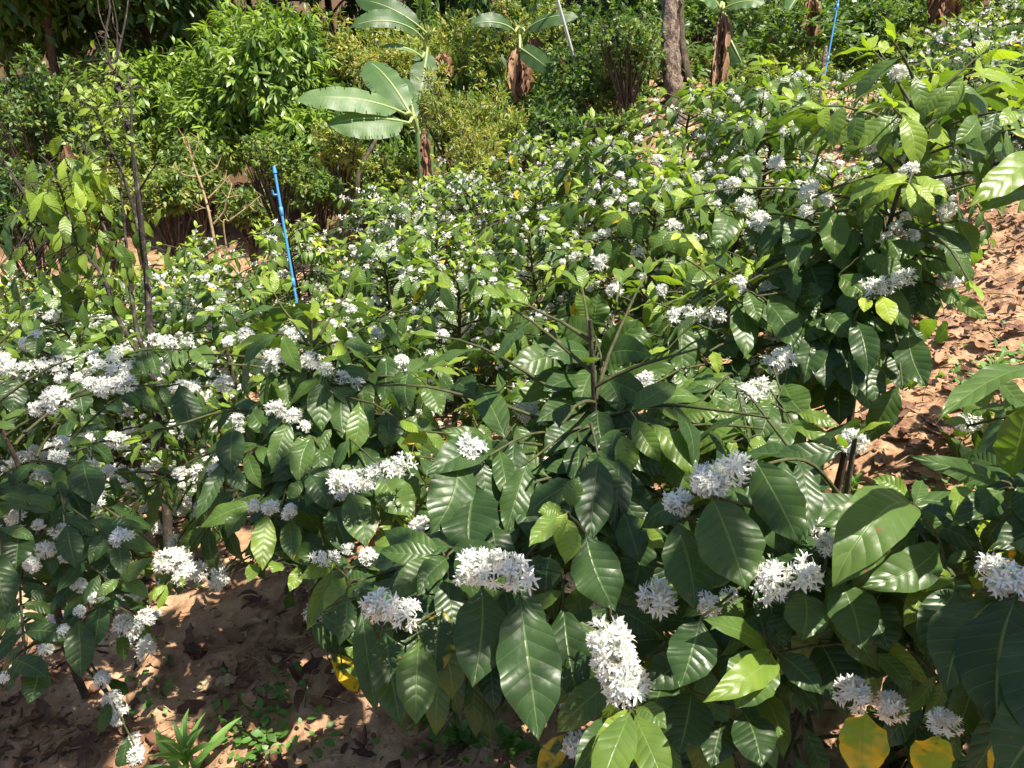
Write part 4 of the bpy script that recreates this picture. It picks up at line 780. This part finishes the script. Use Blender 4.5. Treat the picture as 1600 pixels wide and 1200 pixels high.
banana('banana plant at the top, left of centre, with dead cream leaf', (662, 200), 9.6, (668, 100), [(660,60,548,42,36,9.2,8.8,.15,1.6),(665,50,556,0,38,9.2,9.2,.2,1.4),(668,75,655,160,40,9.4,9.0,.2,.5),(660,90,592,74,14,9.2,9,.55,1.2)], [(690,85,704,122,26),(668,100,662,190,20)], .06, stem_mat=GREENST)
banana('banana plant with tattered dry leaves and two drooping green ones', (815, 200), 10, (812, 60), [(805,50,735,38,26,9.8,9.5,.2,1.4),(812,75,872,118,30,9.8,9.4,.3,1.2),(820,50,905,25,26,9.9,9.6,.2,1.3)], [(812,70,806,160,34),(830,60,850,90,30),(818,100,822,150,34)], .05)
banana('small banana sucker with one narrow leaf in front of the wispy shrub', (785, 300), 7.0, (790, 262), [(790,262,828,208,16,7,7,.4,.4)], [], .02, stem_mat=GREENST)
banana('banana plant right of the pale trunk with brown dead leaves hanging', (1128, 165), 9.2, (1128, 20), [(1125,12,1075,-30,50,9,8.8,.5,.7),(1130,15,1195,5,32,9,8.8,.4,1.2),(1140,60,1165,110,22,9,9,.3,.5)], [(1128,30,1118,150,26),(1132,20,1128,90,22),(1125,80,1115,170,22)], .05, stem_mat=BARK)
banana('dead-leaved banana stem left of the upper blue pipe', (1270, 110), 10.5, (1268, -20), [(1265,-20,1230,20,20,10.3,10,.4,.8)], [(1268,-5,1262,75,26),(1270,-10,1275,70,20)], .04, stem_mat=BARK)
banana('banana clump with a big skirt of dead brown leaves, top right', (1490, 75), 10.5, (1490, -60), [(1480,-50,1400,-20,50,10.3,10,.4,.9),(1500,-50,1560,-10,50,10.3,10,.4,.9)], [(1470,-30,1458,40,50),(1490,-30,1485,60,60),(1510,-30,1520,40,50)], .10, stem_mat=BARK)

# ------------------------------------------------------------ pipes, stake, pole
def pipe(label, p0, p1, fittings):
    root = thing('water_pipe', label, 'water pipe', p0, 'blue irrigation risers'); m = M(); e = np.array(p1)-p0; tube(m, np.array([V(0, 0, 0), e*.5, e]), .0095, 12); ob('pipe', m.mesh('pipe', BLUE), root)
    for f in fittings:
        m = M(); c = e*f; dn = nrm(e); tube(m, np.array([c-dn*.03, c-dn*.028, c+dn*.028, c+dn*.03]), [.011, .014, .014, .011], 12); 
        ob('coupling', m.mesh('coupling', BLUE), root)
    m = M(); sd_ = V(-.05, 0, .0); tube(m, np.array([e*.88, e*.88+sd_*.7, e*.88+sd_*.8+V(0, 0, .03)]), .009, 8); tube(m, np.array([e*.985, e*1.02]), [.016, .010], 10); ob('valve', m.mesh('valve', BLUE), root)
a = P(470, 490, 5.3); pipe('blue plastic riser pipe leaning slightly, standing among bushes in the left half', V(a[0], a[1], G(a[0], a[1])-.05), P(429, 266, 5.4), [.45, .8])
a = P(1284, 140, 8.2); pipe('blue plastic riser pipe near the top, fixed beside a wooden stake', V(a[0], a[1], G(a[0], a[1])-.05), P(1312, -10, 8.3), [.5, .9])
a = P(1283, 150, 8.1); z = G(a[0], a[1]); st_ = thing('wooden_stake', 'weathered brown wooden stake beside the upper blue pipe', 'stake', (a[0], a[1], z-.1)); e = P(1290, 72, 8.1)-V(a[0], a[1], z-.1); m = M(); pp = np.linspace(0, 1, 9)[:, None]*e; pp[1:-1] += R.normal(0, .006, (7, 3)); tube(m, pp, np.linspace(.03, .022, 9), 8); ob('post', m.mesh('post', PALE), st_)
a = P(935, 110, 9.3); z = G(a[0], a[1]); st_ = thing('bamboo_pole', 'thin pale pole leaning diagonally against the dark glossy shrub', 'pole', (a[0]+.1, a[1], z)); e = P(868, -10, 8.6)-V(a[0]+.1, a[1], z); m = M(); tube(m, np.linspace(0, 1, 12)[:, None]*e, .018*(1+.1*(np.arange(12) % 2)), 8); ob('pole', m.mesh('pole', DUST), st_)
# slanted dark stem at the foot of the mango trees
a = P(556, 315, 9.2); z = G(a[0], a[1]); r_ = thing('bare_trunk', 'slanted dark bare trunk rising left of the banana plants', 'tree', (a[0], a[1], z)); m = M(); o_ = V(a[0], a[1], z); pp = spline([V(0, 0, -.05), P(558, 300, 9.2)-o_, P(566, 258, 9.2)-o_, P(590, 215, 9.3)-o_], 12); tube(m, pp, np.linspace(.035, .022, len(pp)), 8); ob('trunk', m.mesh('trunk', BARK), r_)
# dry bare little tree
a = P(338, 400, 7.4); z = G(a[0], a[1]); o_ = V(a[0], a[1], z); r_ = thing('dry_bush', 'bare leafless tan bush with forked twigs in front of the dark hollow', 'bush', (a[0], a[1], z)); d_ = 7.4
for k, (pl, r0) in enumerate([([(335,400),(332,360),(318,300),(300,250),(293,215)],.016),([(313,277),(285,272),(272,255)],.009),([(313,277),(335,265),(342,255)],.008),([(325,310),(345,290),(358,275)],.008),([(334,350),(350,330),(356,310),(380,305)],.012),([(358,345),(385,325),(408,305)],.010),([(356,310),(362,290),(360,285)],.006),([(390,322),(400,330),(412,322)],.006),([(300,250),(310,222),(308,208)],.006),([(298,240),(288,222),(285,210)],.006),([(330,330),(318,325),(305,330)],.006),([(345,400),(350,360),(358,345)],.011)]):
    pts = [P(x, y, d_+.05*sin(k*2+q))-o_ for q, (x, y) in enumerate(pl)]
    if k in (0, 11): pts[0] = V(.01*k, 0, -.03)
    m = M(); pp = spline(pts, 12); tube(m, pp, np.linspace(r0, r0*.45, len(pp)), 6)
    for _ in range(3):
        s0 = pp[int(R.integers(len(pp)//2, len(pp)))]; tube(m, [s0, s0+nrm(V(R.normal(0, .6), R.normal(0, .3), .7))*.09], [.004, .002], 4)
    ob('branch', m.mesh('branch', STRAW), r_)

# ------------------------------------------------------------ thin lichened sapling on the left
b0 = P(262, 880, 2.75); z = G(b0[0], b0[1]); b0 = V(b0[0], b0[1], z); D = 2.75
sap = thing('sapling', 'tall thin sapling with lichened stem and yellow-green upper leaves at left', 'tree', b0)
m = M(); main = spline([V(0, 0, -.04), P(260, 790, D)-b0, P(250, 690, D)-b0, P(240, 600, D)-b0, P(233, 500, D)-b0, P(228, 420, D)-b0, P(212, 330, D)-b0, P(214, 285, D)-b0, P(195, 180, D+.05)-b0, P(180, 100, D+.05)-b0], 60)
tube(m, main, np.linspace(.018, .0045, len(main)), 10); mt_ = m
stems = [([(236,600),(212,545),(180,490),(160,430),(120,380),(60,330),(15,270)],.010),([(236,590),(215,520),(205,460),(190,420),(150,320),(135,240)],.009),([(232,520),(226,400),(216,290),(200,200),(178,120),(165,60),(172,10),(160,-40)],.008),([(205,455),(197,380),(190,300),(188,240)],.006),([(212,340),(190,270),(165,215),(150,160)],.006),
         ([(178,110),(190,60),(198,20),(202,-20)],.005),([(178,110),(160,80),(148,50)],.0035),([(183,90),(183,40),(176,0)],.004),([(170,60),(155,20),(152,-20)],.003),([(190,60),(178,40),(176,20)],.003),([(215,300),(240,262),(250,250)],.0035),([(120,380),(85,270),(60,240)],.005),([(160,430),(110,360),(98,300)],.006),([(60,330),(25,280),(0,240)],.004),([(228,420),(208,250),(205,150),(198,110)],.006)]
tips = []; sapm = [mt_]
for k, (pl, r0) in enumerate(stems):
    pts = [P(x, y, D-.02*k*.5+.10*sin(k*1.7)*q/len(pl))-b0 for q, (x, y) in enumerate(pl)]; j = np.argmin(np.linalg.norm(main-pts[0], axis=1)); 
    if k in (0, 1, 2, 4, 10, 14): pts[0] = main[j]
    pp = spline(pts, 24); m = M(); tube(m, pp, np.linspace(r0, r0*.35, len(pp)), 6); sapm.append(m); tips.append(pp)
m = M(); g_ = np.random.default_rng(77); bs_, As, Ls, tn_ = [], [], [], []
def sprinkle(ctr, n, sx, sy, L, tone, hang=.9):
    for _ in range(n):
        x = ctr[0]+g_.normal(0, sx); y = ctr[1]+g_.normal(0, sy); p = P(x, y, D+g_.normal(0, .10))-b0
        bs_.append(p); As.append(nrm(V(g_.normal(0, .5), g_.normal(0, .5), -hang))); Ls.append(L*g_.uniform(.7, 1.15)); tn_.append(tone+g_.normal(0, .07))
sprinkle((155, 160), 90, 26, 34, .05, .78, .4); sprinkle((190, 150), 50, 20, 34, .045, .7, .2)
sprinkle((110, 275), 44, 28, 24, .10, .74, 1.3); sprinkle((75, 330), 40, 35, 30, .10, .62, 1.3); sprinkle((130, 390), 44, 40, 34, .09, .62, 1.3); sprinkle((180, 370), 34, 28, 36, .07, .62, 1.2); sprinkle((110, 460), 16, 30, 24, .10, .42, 1.); sprinkle((20, 400), 26, 25, 60, .09, .30, .8)
sprinkle((215, 690), 10, 20, 16, .06, .6, -.3); sprinkle((235, 740), 14, 16, 22, .06, .7, -.3); sprinkle((195, 560), 8, 16, 16, .06, .6, 0)
bs_ = np.array(bs_); As = np.array(As); Ls = np.array(Ls); allp = np.concatenate(tips+[main])
leaves(m, bs_, As, nrm(V(.1, -.7, .6)+g_.normal(0, .35, As.shape)), Ls, Ls*.36, .7, .1, .06, np.array(tn_), 0, 4, 8, 'coffee', rg=g_)
ob('foliage', m.mesh('foliage', COFFEE), sap)
allt = [main]+tips                        # each leaf's twig grows out of the nearest branch
for p in bs_:
    dj = [np.min(np.linalg.norm(a_-p, axis=1)) for a_ in allt]; bi = int(np.argmin(dj)); a_ = allt[bi]; q = a_[int(np.argmin(np.linalg.norm(a_-p, axis=1)))]
    tube(sapm[bi], np.array([q, (p+q)/2+V(0, 0, .01), p]), [.0022, .0016, .001], 4, False)
for bi, m in enumerate(sapm): nm = 'branch' if bi else 'trunk'; ob(nm, m.mesh(nm, LICHEN), sap)
m = M(); leaves(m, np.array([P(104, 222, D)-b0, P(106, 224, D)-b0, P(100, 226, D)-b0]), np.array([V(.15, 0, -1), V(-.4, 0, -.9), V(.4, 0, -.8)]), V(0, -1, .4), .10, .03, .4, .3, .05, .62, 0, 4, 8, rg=g_); y_ = ob('dry_leaf', m.mesh('dry_leaf', DEAD), sap); y_['label'] = 'dry orange leaves at the branch tip'

# ------------------------------------------------------------ weeds on the soil
def weed(label, px, py, n, L, w, tone, seed, up=1.0, grp=None):
    g_ = np.random.default_rng(seed); b = gp(px, py); root = thing('weed', label, 'weed', b, grp); m = M(); bs, As = [], []; h = L*.8
    tube(m, spline([V(0, 0, -.02), V(.01, 0, h*.5), V(0, .01, h)], 6), [.005, .005, .0045, .004, .0035, .003, .003][:len(spline([V(0, 0, -.02), V(.01, 0, h*.5), V(0, .01, h)], 6))], 6); ob('stem', m.mesh('stem', GREENST), root)
    for k in range(n):
        t = k/n; a = k*2.4; bs.append(V(0, 0, h*(.15+.85*t))); As.append(nrm(V(cos(a), sin(a), (.25+1.5*t)*up)))
    m = M(); Ls = L*g_.uniform(.7, 1.1, n)*(1-.35*np.linspace(0, 1, n)); leaves(m, bs, As, V(0, -.1, 1)+.2*g_.normal(size=(n, 3)), Ls, Ls*w, 1.0, .35, .02, tone, 0, 4, 10, 'mango', rg=g_); ob('foliage', m.mesh('foliage', GREENLF), root)
GREENLF = leafmat('weed_leaf', [(0, (.03, .08, .015)), (.5, (.10, .22, .04)), (1, (.25, .38, .10))], rough=.5, veins=0, trans=.3)
weed('weed with long narrow arching leaves on the soil at the bottom left', 305, 1235, 22, .17, .13, .6, 1)
weed('small narrow-leaved weed on sunny soil beside the earth bank', 1542, 612, 20, .10, .15, .65, 2)
weed('small weed sprouting among dry leaves in front of the earth bank', 1330, 775, 10, .06, .35, .55, 3)
weed('leafy weed under the arching right-edge leaves', 1530, 800, 14, .09, .3, .5, 4)
weed('low weed near the bottom between the centre bush and bare soil', 800, 1175, 10, .06, .45, .3, 5)
weed('dark low weed below the hanging leaves left of the largest leaf', 715, 1165, 12, .07, .4, .25, 6)
g_ = np.random.default_rng(9); m = M(); bs = []
for (cx, cy, sx, sy, n) in [(410, 1150, 45, 30, 130), (450, 1090, 20, 20, 30), (1440, 780, 40, 20, 50), (1580, 560, 25, 20, 40), (1490, 600, 30, 20, 24), (230, 1090, 40, 30, 30), (1520, 830, 40, 20, 60), (720, 1170, 50, 20, 60), (1500, 570, 40, 12, 18), (860, 1190, 40, 10, 40)]:
    for _ in range(n):
        x, y = g_.normal(cx, sx), g_.normal(cy, sy)
        if y < 1290: bs.append(gp(x, min(y, 1280)) + V(0, 0, .012+.015*g_.random()))
bs = np.array(bs); q = nrm(g_.normal(size=bs.shape)*V(1, 1, .3)+V(0, 0, .25)); Ls = g_.uniform(.012, .035, len(bs)); leaves(m, bs, q, V(0, 0, 1)+.3*g_.normal(size=bs.shape), Ls, Ls*.6, .5, .1, .05, g_.uniform(.2, .6, len(bs)), 0, 2, 4, 'small', rg=g_)
o = ob('ground_cover', m.mesh('ground_cover', GREENLF)); o['kind'] = 'stuff'; o['label'] = 'tiny green creeping weeds on the red soil'; o['category'] = 'ground cover'

# ------------------------------------------------------------ fallen leaves, litter, clods, twigs
def on_ground(n, g_, zones):
    out = []
    for _ in range(n):
        z_ = zones[int(g_.integers(len(zones)))]; out.append(gp(g_.uniform(z_[0], z_[2]), g_.uniform(z_[1], z_[3])))
    return np.array(out)
g_ = np.random.default_rng(21); m = M(); n = 26000
x = g_.uniform(-3.4, 3.6, n); y = g_.uniform(1.0, 6.2, n)*1.0; dens = fbm(x, y, 1.1, 3)+g_.random(n)*.9; k = dens > .08; x, y = x[k], y[k]; n = len(x)
p = np.stack([x, y, ground(x, y)+.006+.012*g_.random(n)], -1); a = g_.random(n)*6.28; A = np.stack([np.cos(a), np.sin(a), g_.normal(0, .18, n)], -1); L = .012+.09*g_.random(n)**2.4
leaves(m, p, A, V(0, 0, 1)+g_.normal(0, .35, (n, 3)), L, L*g_.uniform(.3, .5, n), g_.uniform(-2.4, 2.0, n), g_.normal(0, .7, n), .16, g_.beta(1.2, 1.9, n), 0, 3, 5, 'coffee', rg=g_)
o = ob('leaf_litter', m.mesh('leaf_litter', DEAD)); o['kind'] = 'stuff'; o['label'] = 'dry brown leaf litter strewn over the red soil'; o['category'] = 'leaf litter'
m = M(); n = 2200; x = g_.uniform(-2.6, 3.2, n); y = g_.uniform(1.0, 5, n); p = np.stack([x, y, ground(x, y)+.004], -1)
for q in range(n):
    a = g_.random()*6.28; L = g_.uniform(.03, .16); d = V(cos(a), sin(a), g_.normal(0, .1)); e = p[q]+d*L; e[2] = G(e[0], e[1])+.006; tube(m, [p[q], (p[q]+e)/2+V(0, 0, .006)+g_.normal(0, .005, 3), e], g_.uniform(.0008, .0028), 4, False)
o = ob('twig_litter', m.mesh('twig_litter', STRAW)); o['kind'] = 'stuff'; o['label'] = 'thin dry twigs and straw scattered on the red soil'; o['category'] = 'twig litter'
m = M(); n = 13000; x = g_.uniform(-2.4, 3.1, n); y = g_.uniform(1.0, 4.6, n); k = fbm(x+40, y, 2.2, 2)+g_.random(n)*.7 > .3; x, y = x[k], y[k]; n = len(x); r = .003+.013*g_.random(n)**5+.004*g_.random(n)
ico = np.array([(0,0,1),(.89,0,.45),(.28,.85,.45),(-.72,.53,.45),(-.72,-.53,.45),(.28,-.85,.45),(.72,.53,-.45),(-.28,.85,-.45),(-.89,0,-.45),(-.28,-.85,-.45),(.72,-.53,-.45),(0,0,-1)]); icf = np.array([(0,1,2),(0,2,3),(0,3,4),(0,4,5),(0,5,1),(1,6,2),(2,7,3),(3,8,4),(4,9,5),(5,10,1),(6,7,2),(7,8,3),(8,9,4),(9,10,5),(10,6,1),(11,7,6),(11,8,7),(11,9,8),(11,10,9),(11,6,10)])
v = ico[None]*r[:, None, None]*(1+g_.normal(0, .2, (n, 12, 1)))*np.array([1, 1, .7])+np.stack([x, y, ground(x, y)+r*.25], -1)[:, None]; m.add(v.reshape(-1, 3), (icf[None]+(np.arange(n)*12)[:, None, None]).reshape(-1, 3))
o = ob('soil_crumbs', m.mesh('soil_crumbs', CLOD, False)); o['kind'] = 'stuff'; o['label'] = 'crumbly lumps of red soil lying on the ground'; o['category'] = 'soil crumbs'
# single fallen leaves that stand out
FG = 'dry fallen leaves lying on the soil'
def fallen(px, py, ang, Lp, wr, tone, label, curl=.9, fold=.35, mt=None, seed=0, cat='fallen leaf'):
    b = gp(px, py); d = proj(b)[2][0]; L = Lp*d/F; g_ = np.random.default_rng(seed+int(px)*7); m = M(); A = V(cos(ang), sin(ang), .05)
    leaves(m, -A*L/2, A, V(g_.normal(0, .2), -.25, 1), L, L*wr, -curl, fold, .12, tone, 0, 6, 14, 'coffee', rg=g_); o = thing('fallen_leaf', label, cat, b+V(0, 0, .018), FG, me=m.mesh('fallen_leaf', mt or DEAD)); return o
for k, (x_, y_, an, Lp, wr, tn, lab) in enumerate([
 (385,968,.4,55,.6,.85,'pale tan crumpled leaf in a sunny patch left of the centre bush'),(325,1075,.9,40,.7,.95,'pale orange upright leaf behind the long-leaved weed'),(445,1025,.2,70,.6,.5,'large reddish crumpled leaf beside the bottom left bare soil'),
 (415,1000,1.2,60,.4,.7,'narrow light brown leaf standing near the sunny soil patch'),(480,1060,2.6,90,.35,.2,'dark curled leaf strip by the base of the centre bush'),(300,1110,.3,50,.5,.3,'dark brown leaf left of the long-leaved weed'),
 (130,1170,.5,90,.5,.3,'large brown leaf lying near the bottom left corner'),(60,1120,2,60,.5,.35,'brown leaf below the shaded thin bush'),(210,1170,1,50,.5,.45,'tan leaf just left of the long-leaved weed'),
 (1500,525,.2,50,.5,.85,'tan leaf on the soil right of the tall bank-side bush'),(1545,535,-.5,55,.4,.75,'light brown folded leaf near the foot of the bank'),(1470,565,.9,45,.5,.8,'pale leaf at the edge of the tall bush shadow'),
 (1395,585,1.4,60,.6,.8,'upright triangular tan leaf just right of the dark shadow'),(1440,590,.4,50,.5,.5,'reddish leaf under the drooping lowest leaf of the bank bush'),(1500,620,2.2,70,.4,.55,'reddish brown leaf on sunlit soil below the bank'),
 (1345,705,.3,60,.5,.7,'tan leaf on the lit soil below the tall bush shadow'),(1285,770,.8,50,.8,.15,'dark purple-brown curled leaf in front of the lit soil'),(1400,680,1.9,60,.4,.6,'brown leaf beside crossed twigs on sunny soil'),
 (1250,1175,1.3,90,.55,.8,'big brown lobed leaf at the bottom under the right bush'),(1215,1150,1.9,80,.35,.75,'narrow brown leaf at the bottom, left of the lobed one'),(1010,1010,.7,60,.7,.85,'bright tan leaf seen through the gap between blossom sprays'),
 (1190,840,1.4,40,.6,.75,'triangular pink-tan leaf showing between two broad leaves'),(880,905,.9,35,.35,.7,'reddish strip leaf in the gap behind the light green leaf'),(655,1180,.3,60,.5,.55,'brown leaf on the bare soil at the bottom middle'),(1010,725,.2,40,.5,.75,'orange leaf seen below the glossy leaves'),(470,975,1.8,45,.5,.6,'reddish leaf at the left edge of the centre bush')]):
    fallen(x_, y_, an, Lp, wr, tn, lab, seed=k)
for k, (x_, y_) in enumerate([(1478,515),(1530,545),(1440,700),(1360,660),(1420,640),(1480,680),(1330,740),(1560,640),(1375,720),(1450,750),(390,1045),(340,1015),(440,950),(250,1040),(180,1120),(90,1180),(360,1100),(520,1090),(1590,520),(1570,580),(1500,640),(1300,700),(30,1150),(150,1080)]):
    fallen(x_, y_, k*1.7, R.uniform(35, 60), R.uniform(.35, .55), R.uniform(.3, .9), 'small dry brown fallen leaf lying with others on the bare soil', seed=90+k, curl=R.uniform(.3, 1.5))
gl = np.random.default_rng(31)
for k in range(56):
    x_, y_ = (gl.uniform(240, 530), gl.uniform(930, 1190)) if k < 34 else (gl.uniform(1400, 1560), gl.uniform(480, 780))
    fallen(x_, y_, gl.random()*6.28, gl.uniform(18, 40), gl.uniform(.35, .6), gl.uniform(.15, .95), 'small dry brown fallen leaf lying with others on the bare soil', seed=200+k, curl=gl.uniform(-1, 1.8), fold=gl.uniform(-.5, .7))
b = gp(408, 1080); m = M(); v = ico*V(.006, .006, .005); m.add(v, icf); leaves(m, np.zeros((6, 3)), nrm(np.random.default_rng(1).normal(size=(6, 3))+V(0, 0, 1)), V(1, 0, 0), .010, .006, .4, 0, 0, .5, 0, 2, 2, 'petal'); o = thing('fallen_flower', 'tiny lilac flower head lying on the shaded soil by the weed', 'flower', b+V(0, 0, .01), me=m.mesh('fallen_flower', PURPLE))

# ------------------------------------------------------------ unseen shade tree behind the camera: boughs placed to shade the left and right front
sh_root = thing('shade_tree', 'unseen overhanging shade tree, its boughs placed to dapple the front of the plantation', 'tree', (.2, -2.3, G(.2, -2.3)-.1)); zb = G(.2, -2.3)-.1; m = M()
def off(p, h): t = (h-p[2])/SUN[2]; return p+SUN*t
spots = [(P(100, 860, 2.0), 3.9, 1.0, 34), (P(120, 1080, 1.8), 3.6, .75, 26), (P(700, 1040, 1.2), 3.2, .30, 6), (P(1620, 1080, .8), 1.9, .17, 18)]  # last spot: bough added only to darken the near right-edge leaves
bl = []
top = spline([V(0, 0, 0), V(.05, .1, 1.6), V(0, .6, 3.2)], 10); tube(m, top, np.linspace(.12, .07, len(top)), 10); leafs = M()
for p_, h, rad, n in spots:
    c = off(p_, h)-V(.2, -2.3, zb); pp = spline([top[-2], (top[-2]+c)/2+V(0, 0, .3), c], 10); tube(m, pp, np.linspace(.04, .012, len(pp)), 6)
    g_ = np.random.default_rng(int(h*10)+n); q = g_.normal(0, .5, (n, 3))*rad*V(1, 1, .25); q = c+q; q = np.repeat(q, 6, 0); A = nrm(g_.normal(size=q.shape)*V(1, 1, .4)+V(0, 0, -.25)); Ls = g_.uniform(.10, .18, len(q))
    leaves(leafs, q, A, V(0, 0, 1)+.3*g_.normal(size=q.shape), Ls, Ls*.4, .7, 0, .04, g_.uniform(.2, .6, len(q)), 0, 2, 4, 'mango', rg=g_)
    for j in range(0, len(q), 6): tube(m, np.array([pp[-3], (pp[-3]+q[j])/2+V(0, 0, .05), q[j]]), [.008, .005, .003], 4, False)
ob('trunk', m.mesh('trunk', BARK), sh_root); ob('crown', leafs.mesh('crown', MANGO), sh_root)
